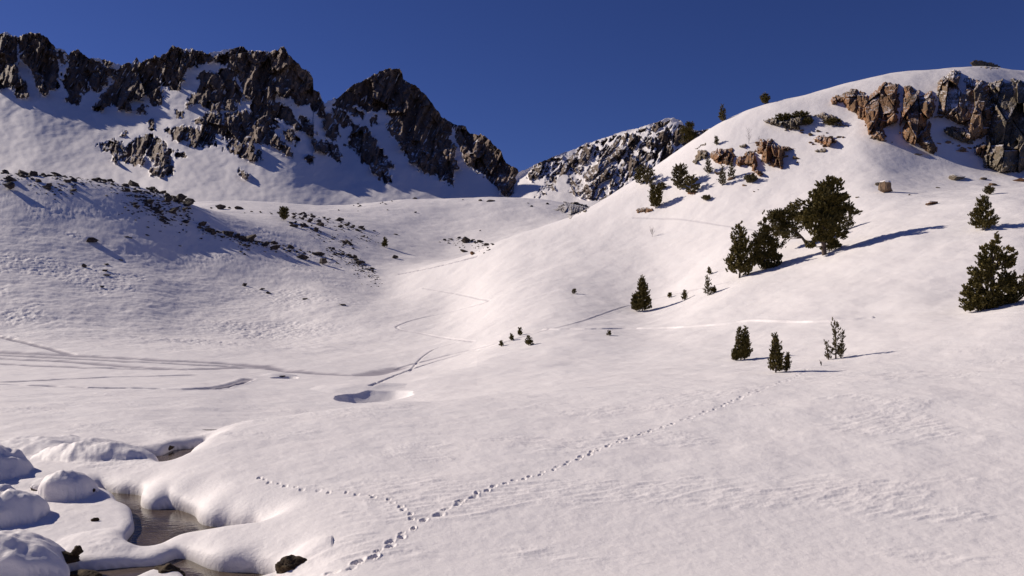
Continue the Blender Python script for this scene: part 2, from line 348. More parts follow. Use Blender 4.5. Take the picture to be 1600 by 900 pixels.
# ---- ray lookup on the bare ground
SCR = HOR - F * GZ / GY; first = np.searchsorted(Ys, 12.3)
RUN = np.minimum.accumulate(SCR[first:], axis=0); YR = Ys[first:]
def depth_at(x, y):
    j = int(np.clip(np.searchsorted(xs, x), 0, N-1)); return float(np.interp(-y, -RUN[:, j], YR))
def hit(x, y):
    Y = depth_at(x, y); j_ = int(np.clip(np.searchsorted(xs, x), 0, N-1)); k_ = int(np.argmin(RUN[:, j_]))
    if y <= RUN[k_, j_] + .3: Y = float(YR[k_]) - .5
    j = int(np.clip(np.searchsorted(xs, x), 0, N-1))
    return Vector(((x-800)/F*Y, Y, float(np.interp(Y, Ys, GZ[:, j]))))
def ground(X, Y):
    x = X / Y * F + 800; j = int(np.clip(np.searchsorted(xs, x), 0, N-1)); return float(np.interp(Y, Ys, GZ[:, j]))

# ---- grooves: ski tracks and footprints carved into the ground
def dens(P, step):
    out = []
    for a_, b_ in zip(P[:-1], P[1:]):
        n = max(1, int((b_-a_).length / step))
        out += [a_.lerp(b_, i/n) for i in range(n)]
    return out + [P[-1]]
def pixline(pts, sub=8):
    pts = np.array(pts, float); s = np.concatenate([[0], np.cumsum(np.hypot(*np.diff(pts, axis=0).T))])
    q = np.linspace(0, s[-1], sub * len(pts)); return [hit(a_, b_) for a_, b_ in zip(pchip(s, pts[:, 0], q), pchip(s, pts[:, 1], q))]
PACK_SHADE = np.zeros(GZ.shape)  # per-vertex weight of packed snow plus painted groove shade
def carve(P, w, d, berm=0., pk_shade=1.):
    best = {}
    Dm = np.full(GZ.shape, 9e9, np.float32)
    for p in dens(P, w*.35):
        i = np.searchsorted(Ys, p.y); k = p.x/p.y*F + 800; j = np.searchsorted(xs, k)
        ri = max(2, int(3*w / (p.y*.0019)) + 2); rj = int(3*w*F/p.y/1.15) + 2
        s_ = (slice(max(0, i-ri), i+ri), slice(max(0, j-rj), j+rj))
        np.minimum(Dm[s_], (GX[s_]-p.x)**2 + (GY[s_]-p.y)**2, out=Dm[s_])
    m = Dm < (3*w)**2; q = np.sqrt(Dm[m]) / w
    PACK_SHADE[m] = np.maximum(PACK_SHADE[m], pk_shade*np.exp(-q**4)); GZ[m] += -d * np.exp(-q**4) + berm * np.exp(-((q-1.35)/.45)**2)
TR = [([(-80,546),(0,550),(150,557),(300,565),(400,571),(470,581),(560,586),(620,575)], 1.25, .18, .0),
      ([(620,575),(700,555),(780,535)], .3, .12, .0),
      ([(-80,549),(0,554),(150,561.5),(300,569.5),(400,574),(460,578)], 1.0, .16, .0),
      ([(-80,556),(0,560),(100,564),(200,572),(300,577),(380,574),(430,575)], 1.15, .18, .0),
      ([(0,568),(120,573.5),(250,577)], .8, .14, .0),
      ([(-60,516),(0,526),(60,540),(110,553)], .6, .2, .0),
      ([(0,597),(150,590),(300,586)], .45, .12, .0), ([(0,601),(200,607),(320,608),(360,602),(388,592)], .45, .14, .02),
      ([(330,609),(365,602),(385,596)], .25, .12, .03),
      ([(580,602),(640,578),(680,565),(740,548),(790,535)], .17, .12, .0),
      ([(765,470),(700,488),(650,499),(626,507),(619,511),(626,515),(650,519),(690,527),(740,533)], .2, .12, .0),
      ([(765,470),(730,462),(660,450)], .16, .08, .02), ([(640,580),(660,558),(680,545),(715,535)], .13, .10, .0),
      ([(625,428),(665,420),(700,412),(745,400)], .35, .22, .0),
      ([(790,534),(850,517),(910,502),(975,480),(1060,458),(1140,440)], .2, .06, .02),
      ([(850,515),(960,514),(1050,512),(1120,507),(1180,501),(1250,503),(1300,502),(1362,497)], .17, -.15, .0),
      ([(990,340),(1060,342),(1130,352),(1200,362)], .2, .07, .02)]
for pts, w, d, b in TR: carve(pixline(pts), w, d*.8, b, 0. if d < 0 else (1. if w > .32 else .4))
def stamp(px, py, rx, ry, ang, d):
    i = np.searchsorted(Ys, py); j = np.searchsorted(xs, px/py*F+800)
    rr = 2.2*max(rx, ry); ri = int(rr/(py*.0019))+2; rj = int(rr*F/py/1.15)+2
    s_ = (slice(max(0, i-ri), i+ri), slice(max(0, j-rj), j+rj)); X, Y = GX[s_]-px, GY[s_]-py
    u, v = (X*math.cos(ang)+Y*math.sin(ang))/rx, (-X*math.sin(ang)+Y*math.cos(ang))/ry
    q = np.sqrt(u*u+v*v); GZ[s_] += -d*np.exp(-q**4) + .22*d*np.exp(-((q-1.35)/.3)**2)
def prints(pts, step, off, rx, ry, d, jit=.03, both=1):
    P = dens(pixline(pts, 14), .03); acc, k, last = 0, 0, P[0]
    for a_, b_ in zip(P[:-1], P[1:]):
        acc += (b_-a_).length
        if acc >= step * random.uniform(.85, 1.15):
            acc = 0; k += 1; t = (b_-a_); an = math.atan2(t.y, t.x); s_ = off if k % 2 else -off
            stamp(b_.x - math.sin(an)*s_ + random.uniform(-jit, jit), b_.y + math.cos(an)*s_ + random.uniform(-jit, jit), rx*random.uniform(.65, 1.2), ry*random.uniform(.7, 1.3), an + random.uniform(-.3, .3), d*random.uniform(.4, 1.2))
prints([(500,908),(530,895),(560,880),(600,858),(640,828),(650,820)], .24, .05, .10, .05, .075)
prints([(650,820),(665,812),(700,795),(760,765),(850,738),(900,718),(960,692),(1010,675),(1060,660)], .30, .045, .10, .05, .07)
prints([(1060,660),(1130,633),(1180,612),(1240,590),(1262,575)], .42, .06, .10, .07, .045)
prints([(650,818),(630,795),(610,782),(580,775),(540,770),(500,768),(460,762),(430,755),(400,744)], .30, .03, .055, .05, .07)
random.seed(11)

# ---- overhanging lips of the snow banks over the water, then the ground mesh
SXo, SYo = GX.copy(), GY.copy()
gD0, gD1 = np.gradient(D); dYr = np.gradient(GY[sub], axis=0); dXc = np.gradient(GX[sub], axis=1); dXr = np.gradient(GX[sub], axis=0)
nx = gD1 / dXc; ny = (gD0 - nx * dXr) / dYr; ln = np.hypot(nx, ny) + 1e-6
hgt = GZ[sub] - ZW; kx_ = sstep(.03, .16, hgt) * np.exp(-np.clip(D, 0, 9) / .30) * (D > 0)
fadeY = sstep(0, 1, (GY[sub]-12)/.6)
_cx, _cy = plan(285, 797, ZW); cave = np.exp(-(((sx-_cx)/.55)**2 + ((sy-_cy)/.6)**2))
amt = (.16 + .45 * cave) * kx_ * fadeY * (1 + .5 * fbm(sx/.9, sy/.9, 2, 88))
SXo[sub] -= smooth_rows(smooth_cols(nx/ln*amt, 4), 3); SYo[sub] -= smooth_rows(smooth_cols(ny/ln*amt, 4), 3)
V = np.stack([SXo, SYo, GZ], -1).reshape(-1, 3)
FA = grid_faces(R, N)
g = mesh_obj('snow_ground', V, FA, M_SNOW); attr(g, 'bed', BED); attr(g, 'pack_shade', PACK_SHADE); tag(g, kind='structure')
# ground behind the camera and out to the horizon
aX = np.concatenate([GX[0] * 60, ]); 
def sheet(name, pts_r0, pts_r1):
    n = len(pts_r0); o = mesh_obj(name, list(pts_r0) + list(pts_r1), grid_faces(2, n), M_SNOW); attr(o, 'bed', np.zeros(2*n)); tag(o, kind='structure')
ii = list(range(0, N, 40)) + [N-1]
sheet('snow_field', [(GX[-1, i], 700, GZ[-1, i]) for i in ii], [(GX[-1, i]*12, 9000, 20) for i in ii])
sheet('snow_shelf', [(GX[0, i]*(1 if 0 < k < len(ii)-1 else 1), 1.0, GZ[0, i]) for k, i in enumerate(ii)], [(GX[0, i]*40, -60, -1.5) for i in ii])
wx0, wy0, wx1, wy1 = -14, 9, -2.5, 30
w = mesh_obj('stream_water', [(wx0, wy0, ZW), (wx1, wy0, ZW), (wx1, wy1, ZW), (wx0, wy1, ZW)], [(0, 1, 2, 3)], M_WATER); tag(w, kind='structure')

# ------------------------------------------------------------------ mountains
def mountain(name, xr, skyline, foot_y, depth, polys, carves, mat, step=1.0, dens_noise=.0, seed=0, amp=1.0, warp=3.0, jag=1.0, dens_t=1.2, strk=0, backlen=1.):
    mx = np.arange(xr[0], xr[1], step); sk = np.array(skyline, float)
    rid = np.interp(mx, sk[:, 0], sk[:, 1]); rid = rid + jag * (1.6*gnoise(mx/5, 0*mx+.5, seed) + 1.2*gnoise(mx/2.2, 0*mx+.3, seed+1))
    nrow = int((foot_y - sk[:, 1].min()) / step)
    t = np.linspace(0, 1, nrow)[:, None]
    PY = foot_y + (rid[None, :] - foot_y) * t; PX = np.repeat(mx[None, :], nrow, 0)
    rs = np.interp(mx, sk[:, 0], sk[:, 1]); rs = smooth_cols(rs[None], 28)[0]; t = np.clip((foot_y - PY) / (foot_y - rs[None, :]), 0, 1.15)
    wx = PX + warp * fbm(PX/9, PY/9, 5, seed+1, .6); wy = PY + warp * fbm(PX/9+50, PY/9, 4, seed+2)
    S = np.full(PX.shape, 60.)
    for P in polys:
        P = np.array(P); x0, y0 = P.min(0) - 30; x1, y1 = P.max(0) + 30
        ci = slice(*np.searchsorted(mx, (x0, x1)))
        S[:, ci] = np.minimum(S[:, ci], sdf_poly(wx[:, ci], wy[:, ci], P))
    for (P, wdt) in carves:
        for a_, b_ in zip(P[:-1], P[1:]):
            ex, ey = b_[0]-a_[0], b_[1]-a_[1]; q = np.clip(((wx-a_[0])*ex + (wy-a_[1])*ey) / (ex*ex+ey*ey), 0, 1)
            S = np.maximum(S, wdt - np.hypot(wx-a_[0]-q*ex, wy-a_[1]-q*ey))
    S = S + 3.4 * fbm(PX/5, PY/8, 4, seed+4)
    if dens_noise: S = np.maximum(S, dens_noise * (ridged((PX+.6*PY)/21, (PY-.35*PX)/40, 5, seed+6) - dens_t))
    S = S - 1.0
    if strk: S = np.maximum(S, 5*(ridged((PX+.55*PY)/16, (PY-.2*PX)/75, 3, seed+26) - strk))
    rock = sstep(1.5, -1.5, S)
    inn = sstep(2, -16, S)
    Y = depth(PX, t)
    # relief moves each point along its own line of sight: buttresses stand out of the snow
    f1, e1 = facets((PX+.25*PY)/24, (PY-.2*PX)/46, seed+3, 1.6); f2, e2 = facets((PX-.2*PY)/9, PY/16, seed+5, 1.6); f3, e3 = facets(PX/4.2, PY/6.5, seed+8, 1.6)
    rel = inn * 15 + rock * (26*(f1-.5) + 9*(f2-.5) + 3*(f3-.5) + 7*ridged((PX+.25*PY)/20, (PY-.2*PX)/70, 4, seed+7) - 5) - 10 * np.exp(-np.clip(S, 0, 99)/6) * 0
    Y = Y - amp * rel + (1-rock) * (3.0 * fbm(PX/40, PY/25, 3, seed+9) + .22*fbm(PX/9, PY/2.5, 3, seed+10))
    nb = 5; back = [(8, .3), (25, 3), (60, 18), (160, 90), (420, 330)]
    Yb = [Y[-1] + b_[0]*backlen for b_ in back]; Zr = (HOR - PY[-1]) / F * Y[-1]
    X = (PX-800)/F*Y; Z = (HOR-PY)/F*Y
    X = np.vstack([X] + [(mx-800)/F*yb for yb in Yb]); Z = np.vstack([Z] + [Zr - b_[1]*backlen for b_ in back]); Yf = np.vstack([Y] + Yb)
    rk = np.vstack([rock] + [rock[-1]*.5]*5)
    o = mesh_obj(name, np.stack([X, Yf, Z], -1).reshape(-1, 3), grid_faces(X.shape[0], X.shape[1])[:, ::1], mat)
    attr(o, 'rock', rk); tag(o, kind='structure'); return o

T1 = lambda P: tile(P, 3., 0, 30)
T2 = lambda P: tile(P, 3.213, 400, 50)
polysL = [T1(P) for P in (
 [(-30,60),(75,85),(90,110),(75,200),(85,260),(125,310),(130,360),(100,375),(65,350),(70,310),(20,325),(-30,320)],
 [(90,80),(150,55),(220,75),(255,110),(270,200),(285,260),(270,320),(235,335),(215,310),(200,260),(190,290),(225,345),(205,355),(170,310),(150,240),(120,200),(95,180)],
 [(275,145),(300,160),(300,215),(285,220)],
 [(315,160),(345,135),(385,150),(410,185),(480,215),(550,240),(545,280),(505,265),(490,300),(465,340),(430,330),(400,280),(415,340),(375,350),(380,385),(345,400),(315,380),(320,340),(300,310),(305,270),(325,230)],
 [(480,195),(520,200),(515,212),(485,206)],
 [(430,430),(470,370),(540,290),(570,205),(650,180),(680,205),(720,165),(770,155),(810,120),(850,140),(870,210),(870,250),(840,330),(800,325),(760,300),(735,280),(760,350),(755,400),(715,400),(690,350),(660,350),(665,380),(600,370),(620,420),(560,420),(530,395),(470,425)],
 [(850,158),(930,148),(980,162),(1000,185),(985,200),(930,215),(880,225)],
 [(930,255),(960,240),(1000,260),(1060,230),(1110,250),(1100,290),(1140,350),(1130,400),(1100,380),(1110,420),(1050,420),(990,430),(940,395),(900,400),(870,410),(890,370),(925,340),(940,300)],
 [(1000,185),(1060,160),(1130,120),(1165,150),(1200,220),(1240,210),(1290,150),(1290,360),(1290,500),(1230,470),(1190,420),(1200,350),(1160,380),(1140,330),(1110,250),(1060,220)],
 [(910,480),(980,440),(1030,440),(1100,440),(1150,430),(1200,480),(1290,510),(1290,590),(1240,560),(1190,570),(1180,620),(1225,640),(1200,670),(1150,650),(1060,610),(1080,560),(1010,540),(1000,590),(890,590),(900,560),(840,575),(800,550),(780,520),(860,500),(930,520),(960,500)],
 [(460,590),(530,565),(600,600),(640,560),(700,545),(760,570),(800,620),(800,680),(740,680),(700,650),(690,600),(670,680),(620,680),(560,650),(540,675),(530,630),(480,615)],
 [(700,700),(760,690),(810,690),(810,725),(750,735),(710,725)],
 [(820,620),(860,625),(875,645),(830,650)], [(1120,710),(1160,720),(1170,745),(1135,740)],
 [(645,415),(685,405),(680,440),(650,440)], [(830,435),(860,440),(850,458),(825,455)], [(560,540),(590,535),(585,550)], [(700,470),(720,480),(715,520),(700,510)])]
polysL += [T2(P) for P in (
 [(-20,95),(70,105),(125,60),(180,120),(240,180),(292,225),(297,290),(340,345),(330,420),(290,400),(270,360),(230,370),(170,330),(100,310),(60,290),(-20,270)],
 [(-20,300),(50,310),(110,360),(170,370),(190,440),(240,480),(200,490),(150,450),(100,430),(110,470),(40,470),(-20,450)],
 [(-20,480),(60,490),(110,520),(150,570),(185,610),(175,630),(130,600),(80,570),(-20,550)],
 [(135,500),(180,490),(215,540),(205,560),(150,530)], [(220,420),(270,450),(300,510),(270,520),(240,500)],
 [(340,400),(390,430),(400,470),(415,520),(400,540),(350,515),(340,460)], [(380,385),(430,390),(480,450),(490,470),(430,475),(400,440)],
 [(285,545),(350,550),(390,560),(425,620),(425,650),(390,630),(350,610),(300,590)], [(250,620),(280,625),(290,650),(260,655)],
 [(0,590),(25,600),(25,630),(0,630)],
 [(490,470),(540,475),(590,530),(640,620),(685,670),(660,700),(675,750),(650,755),(580,700),(570,670),(520,640),(510,600),(455,570),(480,520)],
 [(425,305),(490,250),(560,215),(650,170),(735,180),(748,235),(800,252),(875,320),(940,415),(1010,460),(980,500),(960,540),(1000,560),(990,620),(1020,690),(985,700),(985,770),(940,750),(900,710),(860,710),(780,650),(740,600),(730,560),(680,520),(650,470),(700,420),(660,410),(640,380),(600,400),(540,390),(520,370),(470,370),(440,350)],
 [(385,325),(430,320),(470,370),(500,390),(540,400),(530,430),(460,400),(400,370)], [(580,420),(600,430),(605,460),(580,465)],
 [(1000,460),(1050,455),(1085,500),(1150,510),(1240,590),(1270,650),(1320,680),(1340,730),(1395,815),(1350,780),(1290,760),(1305,800),(1280,830),(1230,800),(1170,740),(1120,700),(1060,660),(1030,600),(1010,540)])]
skyL = [(-1100,90),(-700,60),(-500,95),(-400,70),(-250,85),(-150,55),(-80,60),(-30,50)] + [(0,52),(12,51),(20,55),(28,57),(36,54),(48,51),(62,52),(70,57),(75,60),(82,70),(87,75),(97,77),(108,85),(115,78),(122,78),(128,82),(137,90),(150,90),(165,93),(187,101),(192,101),(200,97),(206,98),(213,90),(220,97),(228,93),(235,92),(243,86),(250,90),(257,84),(262,80),(268,73),(272,71),(278,73),(283,77),(300,76),(318,80),(325,84),(330,82),(345,79),(360,76),(375,73),(380,73),(385,78),(400,80),(410,79),(418,80),(423,81),(430,76),(434,78),(439,72),(443,73),(447,78),(451,86),(456,90),(462,96),(467,101),(473,109),(478,108),(484,112),(489,123),(490,140),(495,141),(498,143),(504,157),(507,161),(514,158),(521,154),(527,154),(532,150),(542,140),(552,132),(562,128),(574,122),(580,119),(593,112),(602,108),(612,107),(618,106),(624,107),(627,111),(629,116),(630,125),(637,128),(646,131),(652,135),(658,143),(663,146),(669,153),(675,160),(680,168),(686,176),(689,182),(700,188),(711,195),(718,196),(724,195),(728,198),(731,206),(738,210),(745,210),(752,210),(758,213),(765,219),(773,227),(778,232),(783,237),(787,248),(791,255),(799,260),(808,263),(812,272),(814,280),(825,293),(833,302),(845,318),(860,335)]
def depL(x, t):
    xx = x[0]
    yr = np.interp(xx, [-1100, 0, 300, 440, 500, 560, 630, 700, 830, 870], [1250, 1130, 1140, 1130, 1110, 1230, 1250, 1180, 1020, 960])
    yf = np.interp(xx, [-1100, 0, 300, 500, 650, 860], [660, 600, 620, 700, 800, 880])
    yr = smooth_cols(yr[None], 38); yf = smooth_cols(yf[None], 38)
    return yf + (yr-yf) * (1 - np.clip(1-t, 0, 1)**1.45)
mountain('mountain', (-1100, 858), skyL, 352, depL, polysL + [tile([(a0, 60), (a0+110, 60), (a0+150, 150), (a0+90, 190), (a0+20, 150)], 1, 0, 0) for a0 in (-1080, -900, -720, -540, -370, -200)],
         [(T1([(85,110),(90,200),(110,260),(160,330)]), 2.5), (T1([(290,215),(280,300)]), 4), (T2([(330,200),(330,300)]), 0.1)], M_MTN, seed=100, strk=1.48)
T3 = lambda P: tile(P, 3.213, 780, 80)
skyR = [(740,345),(780,310),(800,285)] + T3([(100,605),(150,585),(215,553),(260,535),(320,510),(375,495),(430,465),(480,452),(560,425),(610,405),(700,385),(750,368),(800,355),(835,338),(870,333),(895,340),(915,350),(930,372),(1000,400),(1100,380),(1300,430)]) + [(1300,230),(1420,250)]
polysR = [T3([(145,625),(210,550),(330,522),(430,478),(560,442),(700,402),(830,352),(925,348),(960,400),(1100,400),(1100,700),(700,900),(560,760),(420,730),(360,710),(350,640),(290,630),(280,700),(190,730),(230,670),(270,640),(200,640),(150,650)])]
def depR(x, t):
    yr = np.interp(x, [740, 900, 1050, 1400], [1000, 1050, 980, 900]); yf = 760
    return yf + (yr-yf) * (1 - np.clip(1-t, 0, 1)**1.2)
mountain('mountain_ridge', (745, 1400), skyR, 360, depR, polysR, [(T3([(330,640),(340,700)]), 7), (T3([(750,380),(780,430)]), 4), (T3([(590,720),(700,610),(780,540)]), 2.2), (T3([(560,590),(640,520)]), 1.2)], M_RIDGE, seed=300, dens_t=1.08, dens_noise=9., amp=.75, warp=3., jag=.6)

# ------------------------------------------------------------------ cliffs and outcrops growing out of the right slope
def crag(name, P, mat, label, cat, protr=2.0, seed=0, step=.8, blk=11., warp=2.0, rough=1., group=None, sub_=None):
    P = np.array(P, float); x0, y0 = P.min(0) - 6; x1, y1 = P.max(0) + 6
    gx = np.arange(x0, x1, step); gy = np.arange(y0, y1, step)
    PX, PY = np.meshgrid(gx, gy)
    base_ = np.stack([np.interp(-gy, -RUN[:, int(np.clip(np.searchsorted(xs, x), 0, N-1))], YR) for x in gx], 1)
    S = sdf_poly(PX + warp*fbm(PX/6, PY/6, 3, seed), PY + warp*fbm(PX/6+9, PY/6, 3, seed+1), P) + .8*fbm(PX/2.5, PY/2.5, 2, seed+2)
    inn = np.sqrt(np.clip(sstep(1.2, -blk*.8, S), 0, 1))
    f1, e1 = facets((PX+.15*PY)/blk, (PY-.15*PX)/(blk*2.2), seed+3, 2.6); f2, e2 = facets((PX+.2*PY)/(blk*.4), PY/(blk*.8), seed+4, 2.2); f3, e3 = facets(PX/(blk*.17), PY/(blk*.22), seed+5, 1.6)
    inner = sstep(0, -4, S)
    Y = base_ + .9 - (protr+.9) * inn - rough * inner * (protr*.95*(f1-.5) + protr*.26*(f2-.5) + protr*.05*(f3-.5)) + inner*protr*.30*sstep(.07, 0, e1)
    keep = S < 1.6
    X = (PX-800)/F*Y; Z = (HOR-PY)/F*Y
    FA_ = grid_faces(len(gy), len(gx)); kf = keep.ravel()[FA_].all(1); FA_ = FA_[kf]
    use = np.unique(FA_); mp = np.full(PX.size, -1); mp[use] = np.arange(len(use))
    Vv = np.stack([X, Y, Z], -1).reshape(-1, 3)[use]; c = Vv.mean(0)
    o = mesh_obj(name, Vv - c, mp[FA_], mat, smooth=False); o.location = c
    tag(o, label, cat, group); return o
T4 = lambda P: tile(P, 3.213, 1150, 80)
crag('cliff', T4([(475,245),(500,215),(580,185),(640,190),(665,225),(740,155),(828,160),(832,250),(815,350),(740,390),(760,430),(740,455),(690,440),(640,400),(600,330),(560,300),(530,260),(480,270)]), M_CLIFF, 'rust brown cliff buttress, the left one under the snowy hilltop', 'cliff', 2.6, 400, blk=20)
crag('cliff', T4([(838,175),(880,165),(900,190),(1000,190),(1003,250),(1005,300),(985,330),(980,440),(1035,470),(1030,510),(985,520),(920,490),(860,460),(820,440),(818,370),(835,260)]), M_CLIFF, 'tall orange brown buttress ending in a point, middle of the hilltop cliffs', 'cliff', 3.0, 420, blk=20)
crag('cliff', T4([(1010,150),(1090,90),(1170,115),(1275,155),(1300,300),(1300,440),(1240,440),(1190,470),(1130,460),(1060,420),(1040,390),(1130,380),(1075,345),(992,330),(1003,250)]), M_CLIFF3, 'brown grey cliff face with snow ledges right of the pointed buttress', 'cliff', 2.6, 440, blk=20)
crag('cliff', T4([(1262,160),(1330,140),(1380,135),(1440,145),(1475,140),(1700,170),(1700,640),(1446,612),(1330,608),(1230,585),(1238,548),(1228,500),(1250,430),(1290,300)]), M_CLIFF2, 'dark shaded cliff wall at the right edge of the hilltop', 'cliff', 3.5, 460, blk=22)
crag('rock_outcrop', T4([(1190,480),(1240,455),(1300,470),(1340,500),(1330,550),(1250,540),(1195,520)]), M_CLIFF, 'low brown ledge at the foot of the dark cliff wall', 'rock', 1.6, 470, blk=8)
crag('rock_outcrop', T4([(1035,390),(1080,372),(1140,383),(1198,430),(1192,472),(1130,458),(1060,425)]), M_CLIFF2, 'dark scrubby ledge in the snow wedge right of the pointed buttress', 'rock', 1.3, 475, blk=8)
crag('rock_outcrop', T4([(1170,62),(1210,50),(1290,62),(1330,85),(1280,95),(1220,82)]), M_CLIFF2, 'thin rock ledge on the very top of the snowy hill', 'rock', .8, 480, blk=6)
crag('rock_outcrop', T4([(130,345),(200,333),(240,337),(300,323),(380,315),(385,372),(320,372),(320,392),(245,402),(222,382),(150,362)]), M_CLIFF2, 'long flat outcrop with dark scrub, left of the cliffs below the hill skyline', 'rock', 1.6, 500, blk=9)
crag('rock_outcrop', T4([(430,305),(500,325),(565,380),(500,375),(450,345),(380,325)]), M_CLIFF2, 'low scrubby rock band just left of the rust buttress', 'rock', .9, 510, blk=6)
crag('rock_outcrop', T4([(380,442),(430,418),(500,440),(512,452),(465,482),(420,465)]), M_CLIFF, 'small orange outcrop under a snow fin, left of the cliffs', 'rock', 1.4, 520, blk=7)
crag('rock_outcrop', T4([(390,497),(425,488),(458,490),(452,507),(400,510)]), M_CLIFF2, 'flat little rock below the small orange outcrop', 'rock', .7, 530, blk=5)
crag('rock_outcrop', T4([(90,505),(120,442),(180,436),(200,468),(255,478),(312,488),(245,502),(238,550),(238,592),(180,582),(125,555),(130,520)]), M_CLIFF, 'largest brown outcrop of the group on the left shoulder of the hill', 'rock', 2.2, 540, blk=10)
crag('rock_outcrop', T4([(-5,540),(40,528),(45,502),(90,500),(112,560),(100,590),(142,615),(122,632),(80,602),(70,575),(0,575)]), M_CLIFF, 'jagged brown outcrop stepping down left of the largest one', 'rock', 1.8, 550, blk=9)
crag('rock_outcrop', T3([(1055,515),(1095,488),(1170,486),(1185,530),(1165,575),(1120,570),(1060,545)]), M_CLIFF, 'rounded brown outcrop above two small pines', 'rock', 1.8, 560, blk=9)
crag('rock_outcrop', T3([(972,560),(1000,492),(1052,500),(1045,535),(1000,550),(985,570)]), M_CLIFF2, 'grey scrub covered outcrop at the left end of the hill outcrops', 'rock', 1.2, 570, blk=7)
crag('rock_outcrop', T3([(1190,535),(1215,525),(1248,545),(1240,578),(1200,565)]), M_CLIFF, 'small rounded brown outcrop between the rounded and the jagged one', 'rock', 1.2, 575, blk=7)
crag('rock_outcrop', T3([(983,488),(1035,458),(1040,464),(990,497)]), M_CLIFF2, 'thin slanting rock rib above the scrub covered outcrop', 'rock', .6, 580, blk=5)
crag('rock_outcrop', T3([(1208,468),(1240,462),(1246,480),(1225,490),(1208,485)]), M_CLIFF2, 'small rock beside the bare sapling', 'rock', .9, 585, blk=5)
crag('rock_outcrop', T3([(1230,625),(1290,620),(1300,645),(1260,665),(1235,650)]), M_CLIFF2, 'low dark rocks with scrub below the jagged outcrop', 'rock', .9, 590, blk=6)
crag('rock_outcrop', T3([(685,795),(720,780),(775,790),(775,805),(740,812),(690,812)]), M_CLIFF, 'flat rock at the foot of the lone pine on the left shoulder', 'rock', .6, 600, blk=6)
crag('rock_outcrop', T3([(945,700),(985,695),(995,712),(965,722),(945,715)]), M_CLIFF, 'small orange rock under the bushy pines', 'rock', .6, 610, blk=5)
crag('rock_outcrop', T3([(275,795),(330,758),(400,765),(455,785),(430,805),(385,815),(355,838),(330,815)]), M_CLIFF2, 'flat grey outcrop on the far plateau beside the right slope', 'rock', 2.2, 620, blk=7)

# ------------------------------------------------------------------ boulders
def rock_mesh(seed, flat=.75, pts=15, sub_=3, disp=.16):
    import bmesh
    rnd = random.Random(seed); bm = bmesh.new()
    for i in range(pts):
        v = Vector((rnd.gauss(0, 1), rnd.gauss(0, 1), rnd.gauss(0, 1))).normalized() * rnd.uniform(.8, 1.05); bm.verts.new((v.x, v.y, v.z*flat))
    r = bmesh.ops.convex_hull(bm, input=bm.verts); bmesh.ops.delete(bm, geom=[v for v in bm.verts if not v.link_faces], context='VERTS')
    bmesh.ops.triangulate(bm, faces=bm.faces[:])
    bmesh.ops.subdivide_edges(bm, edges=bm.edges[:], cuts=sub_, use_grid_fill=True)
    off = Vector((seed*3.1, seed*1.7, 0))
    for v in bm.verts:
        n = mnoise.fractal(v.co*1.8 + off, 1.0, 2.0, 4); k = mnoise.noise(v.co*.9 + off)
        v.co *= 1 + disp * n + .08 * k
    me = bpy.data.meshes.new('rock'); bm.to_mesh(me); bm.free(); return me
ROCKS = [rock_mesh(i, random.Random(i).uniform(.55, .9), 13 + i % 5) for i in range(9)]
def boulder(x, y, wpx, hpx, label, group=None, mat=None, k=0, name='boulder', cat='boulder', sink=.35, seed=None, depth=.8, tilt=.2):
    """x, y = pixel of its foot"""
    rnd = random.Random(seed if seed is not None else int(x*7+y*13)); p = hit(x, y); m = p.y / F
    me = ROCKS[(k or rnd.randrange(9)) % 9]; key = (me.name, mat.name)
    me2 = RM.get(key)
    if me2 is None:
        me2 = me.copy(); me2.name = name; me2.materials.clear(); me2.materials.append(mat); RM[key] = me2
    o = bpy.data.objects.new(name, me2); COL.objects.link(o)
    w_, h_ = wpx*m/2, hpx*m/2
    o.scale = (w_, w_*depth*rnd.uniform(.8, 1.1), h_*1.25)
    o.location = (p.x, p.y + w_*.3, p.z + h_*(1-sink*1.0)); o.rotation_euler = (rnd.uniform(-tilt, tilt), rnd.uniform(-tilt, tilt), rnd.uniform(-.4, .4))
    tag(o, label, cat, group); return o
RM = {}
def cap(par, k=1.0, label=None, thr=.25):
    """snow lying on the upper side of a boulder, as its part"""
    src = par.data; sgn = src.copy(); co = np.empty(len(src.vertices)*3, np.float32); src.vertices.foreach_get('co', co); co = co.reshape(-1, 3)
    no = np.empty(len(src.vertices)*3, np.float32); src.vertices.foreach_get('normal', no); no = no.reshape(-1, 3)
    f = sstep(thr, thr+.5, no[:, 2])
    nn = co + np.stack([no[:, 0]*.03*f, no[:, 1]*.03*f, f*.16*k], 1) + (f[:, None]-1)*no*.03
    sgn.vertices.foreach_set('co', nn.ravel()); sgn.name = 'snow_cap'; sgn.materials.clear(); sgn.materials.append(M_SNOW)
    sgn.polygons.foreach_set('use_smooth', np.ones(len(sgn.polygons), bool))
    o = bpy.data.objects.new('snow_cap', sgn); COL.objects.link(o); o.parent = par; return o
B = boulder
b = B(1384, 301, 27, 27, 'large brown boulder with a snow cap on the slope below the cliffs', mat=M_CLIFF3, k=4, sink=.3); cap(b, .8, thr=.55)
B(1372, 290, 12, 8, 'small dark rock leaning on the large snow capped boulder', mat=M_CLIFF2, k=4)
b = B(1498, 281, 34, 12, 'long flat boulder with a pointed end left of the dark cliff foot', mat=M_CLIFF2, k=3, sink=.25)
B(1457, 320, 25, 9, 'low brown boulder half buried, above the right hand round pine', mat=M_CLIFF, k=5); 
B(1538, 281, 17, 6, 'thin rock lying right of the long flat boulder', mat=M_CLIFF2, k=6)
B(1553, 290, 16, 7, 'round topped brown rock above the little bush', mat=M_CLIFF, k=7)
B(1595, 284, 22, 10, 'brown rock at the right picture edge under the dark cliff', mat=M_CLIFF, k=1)
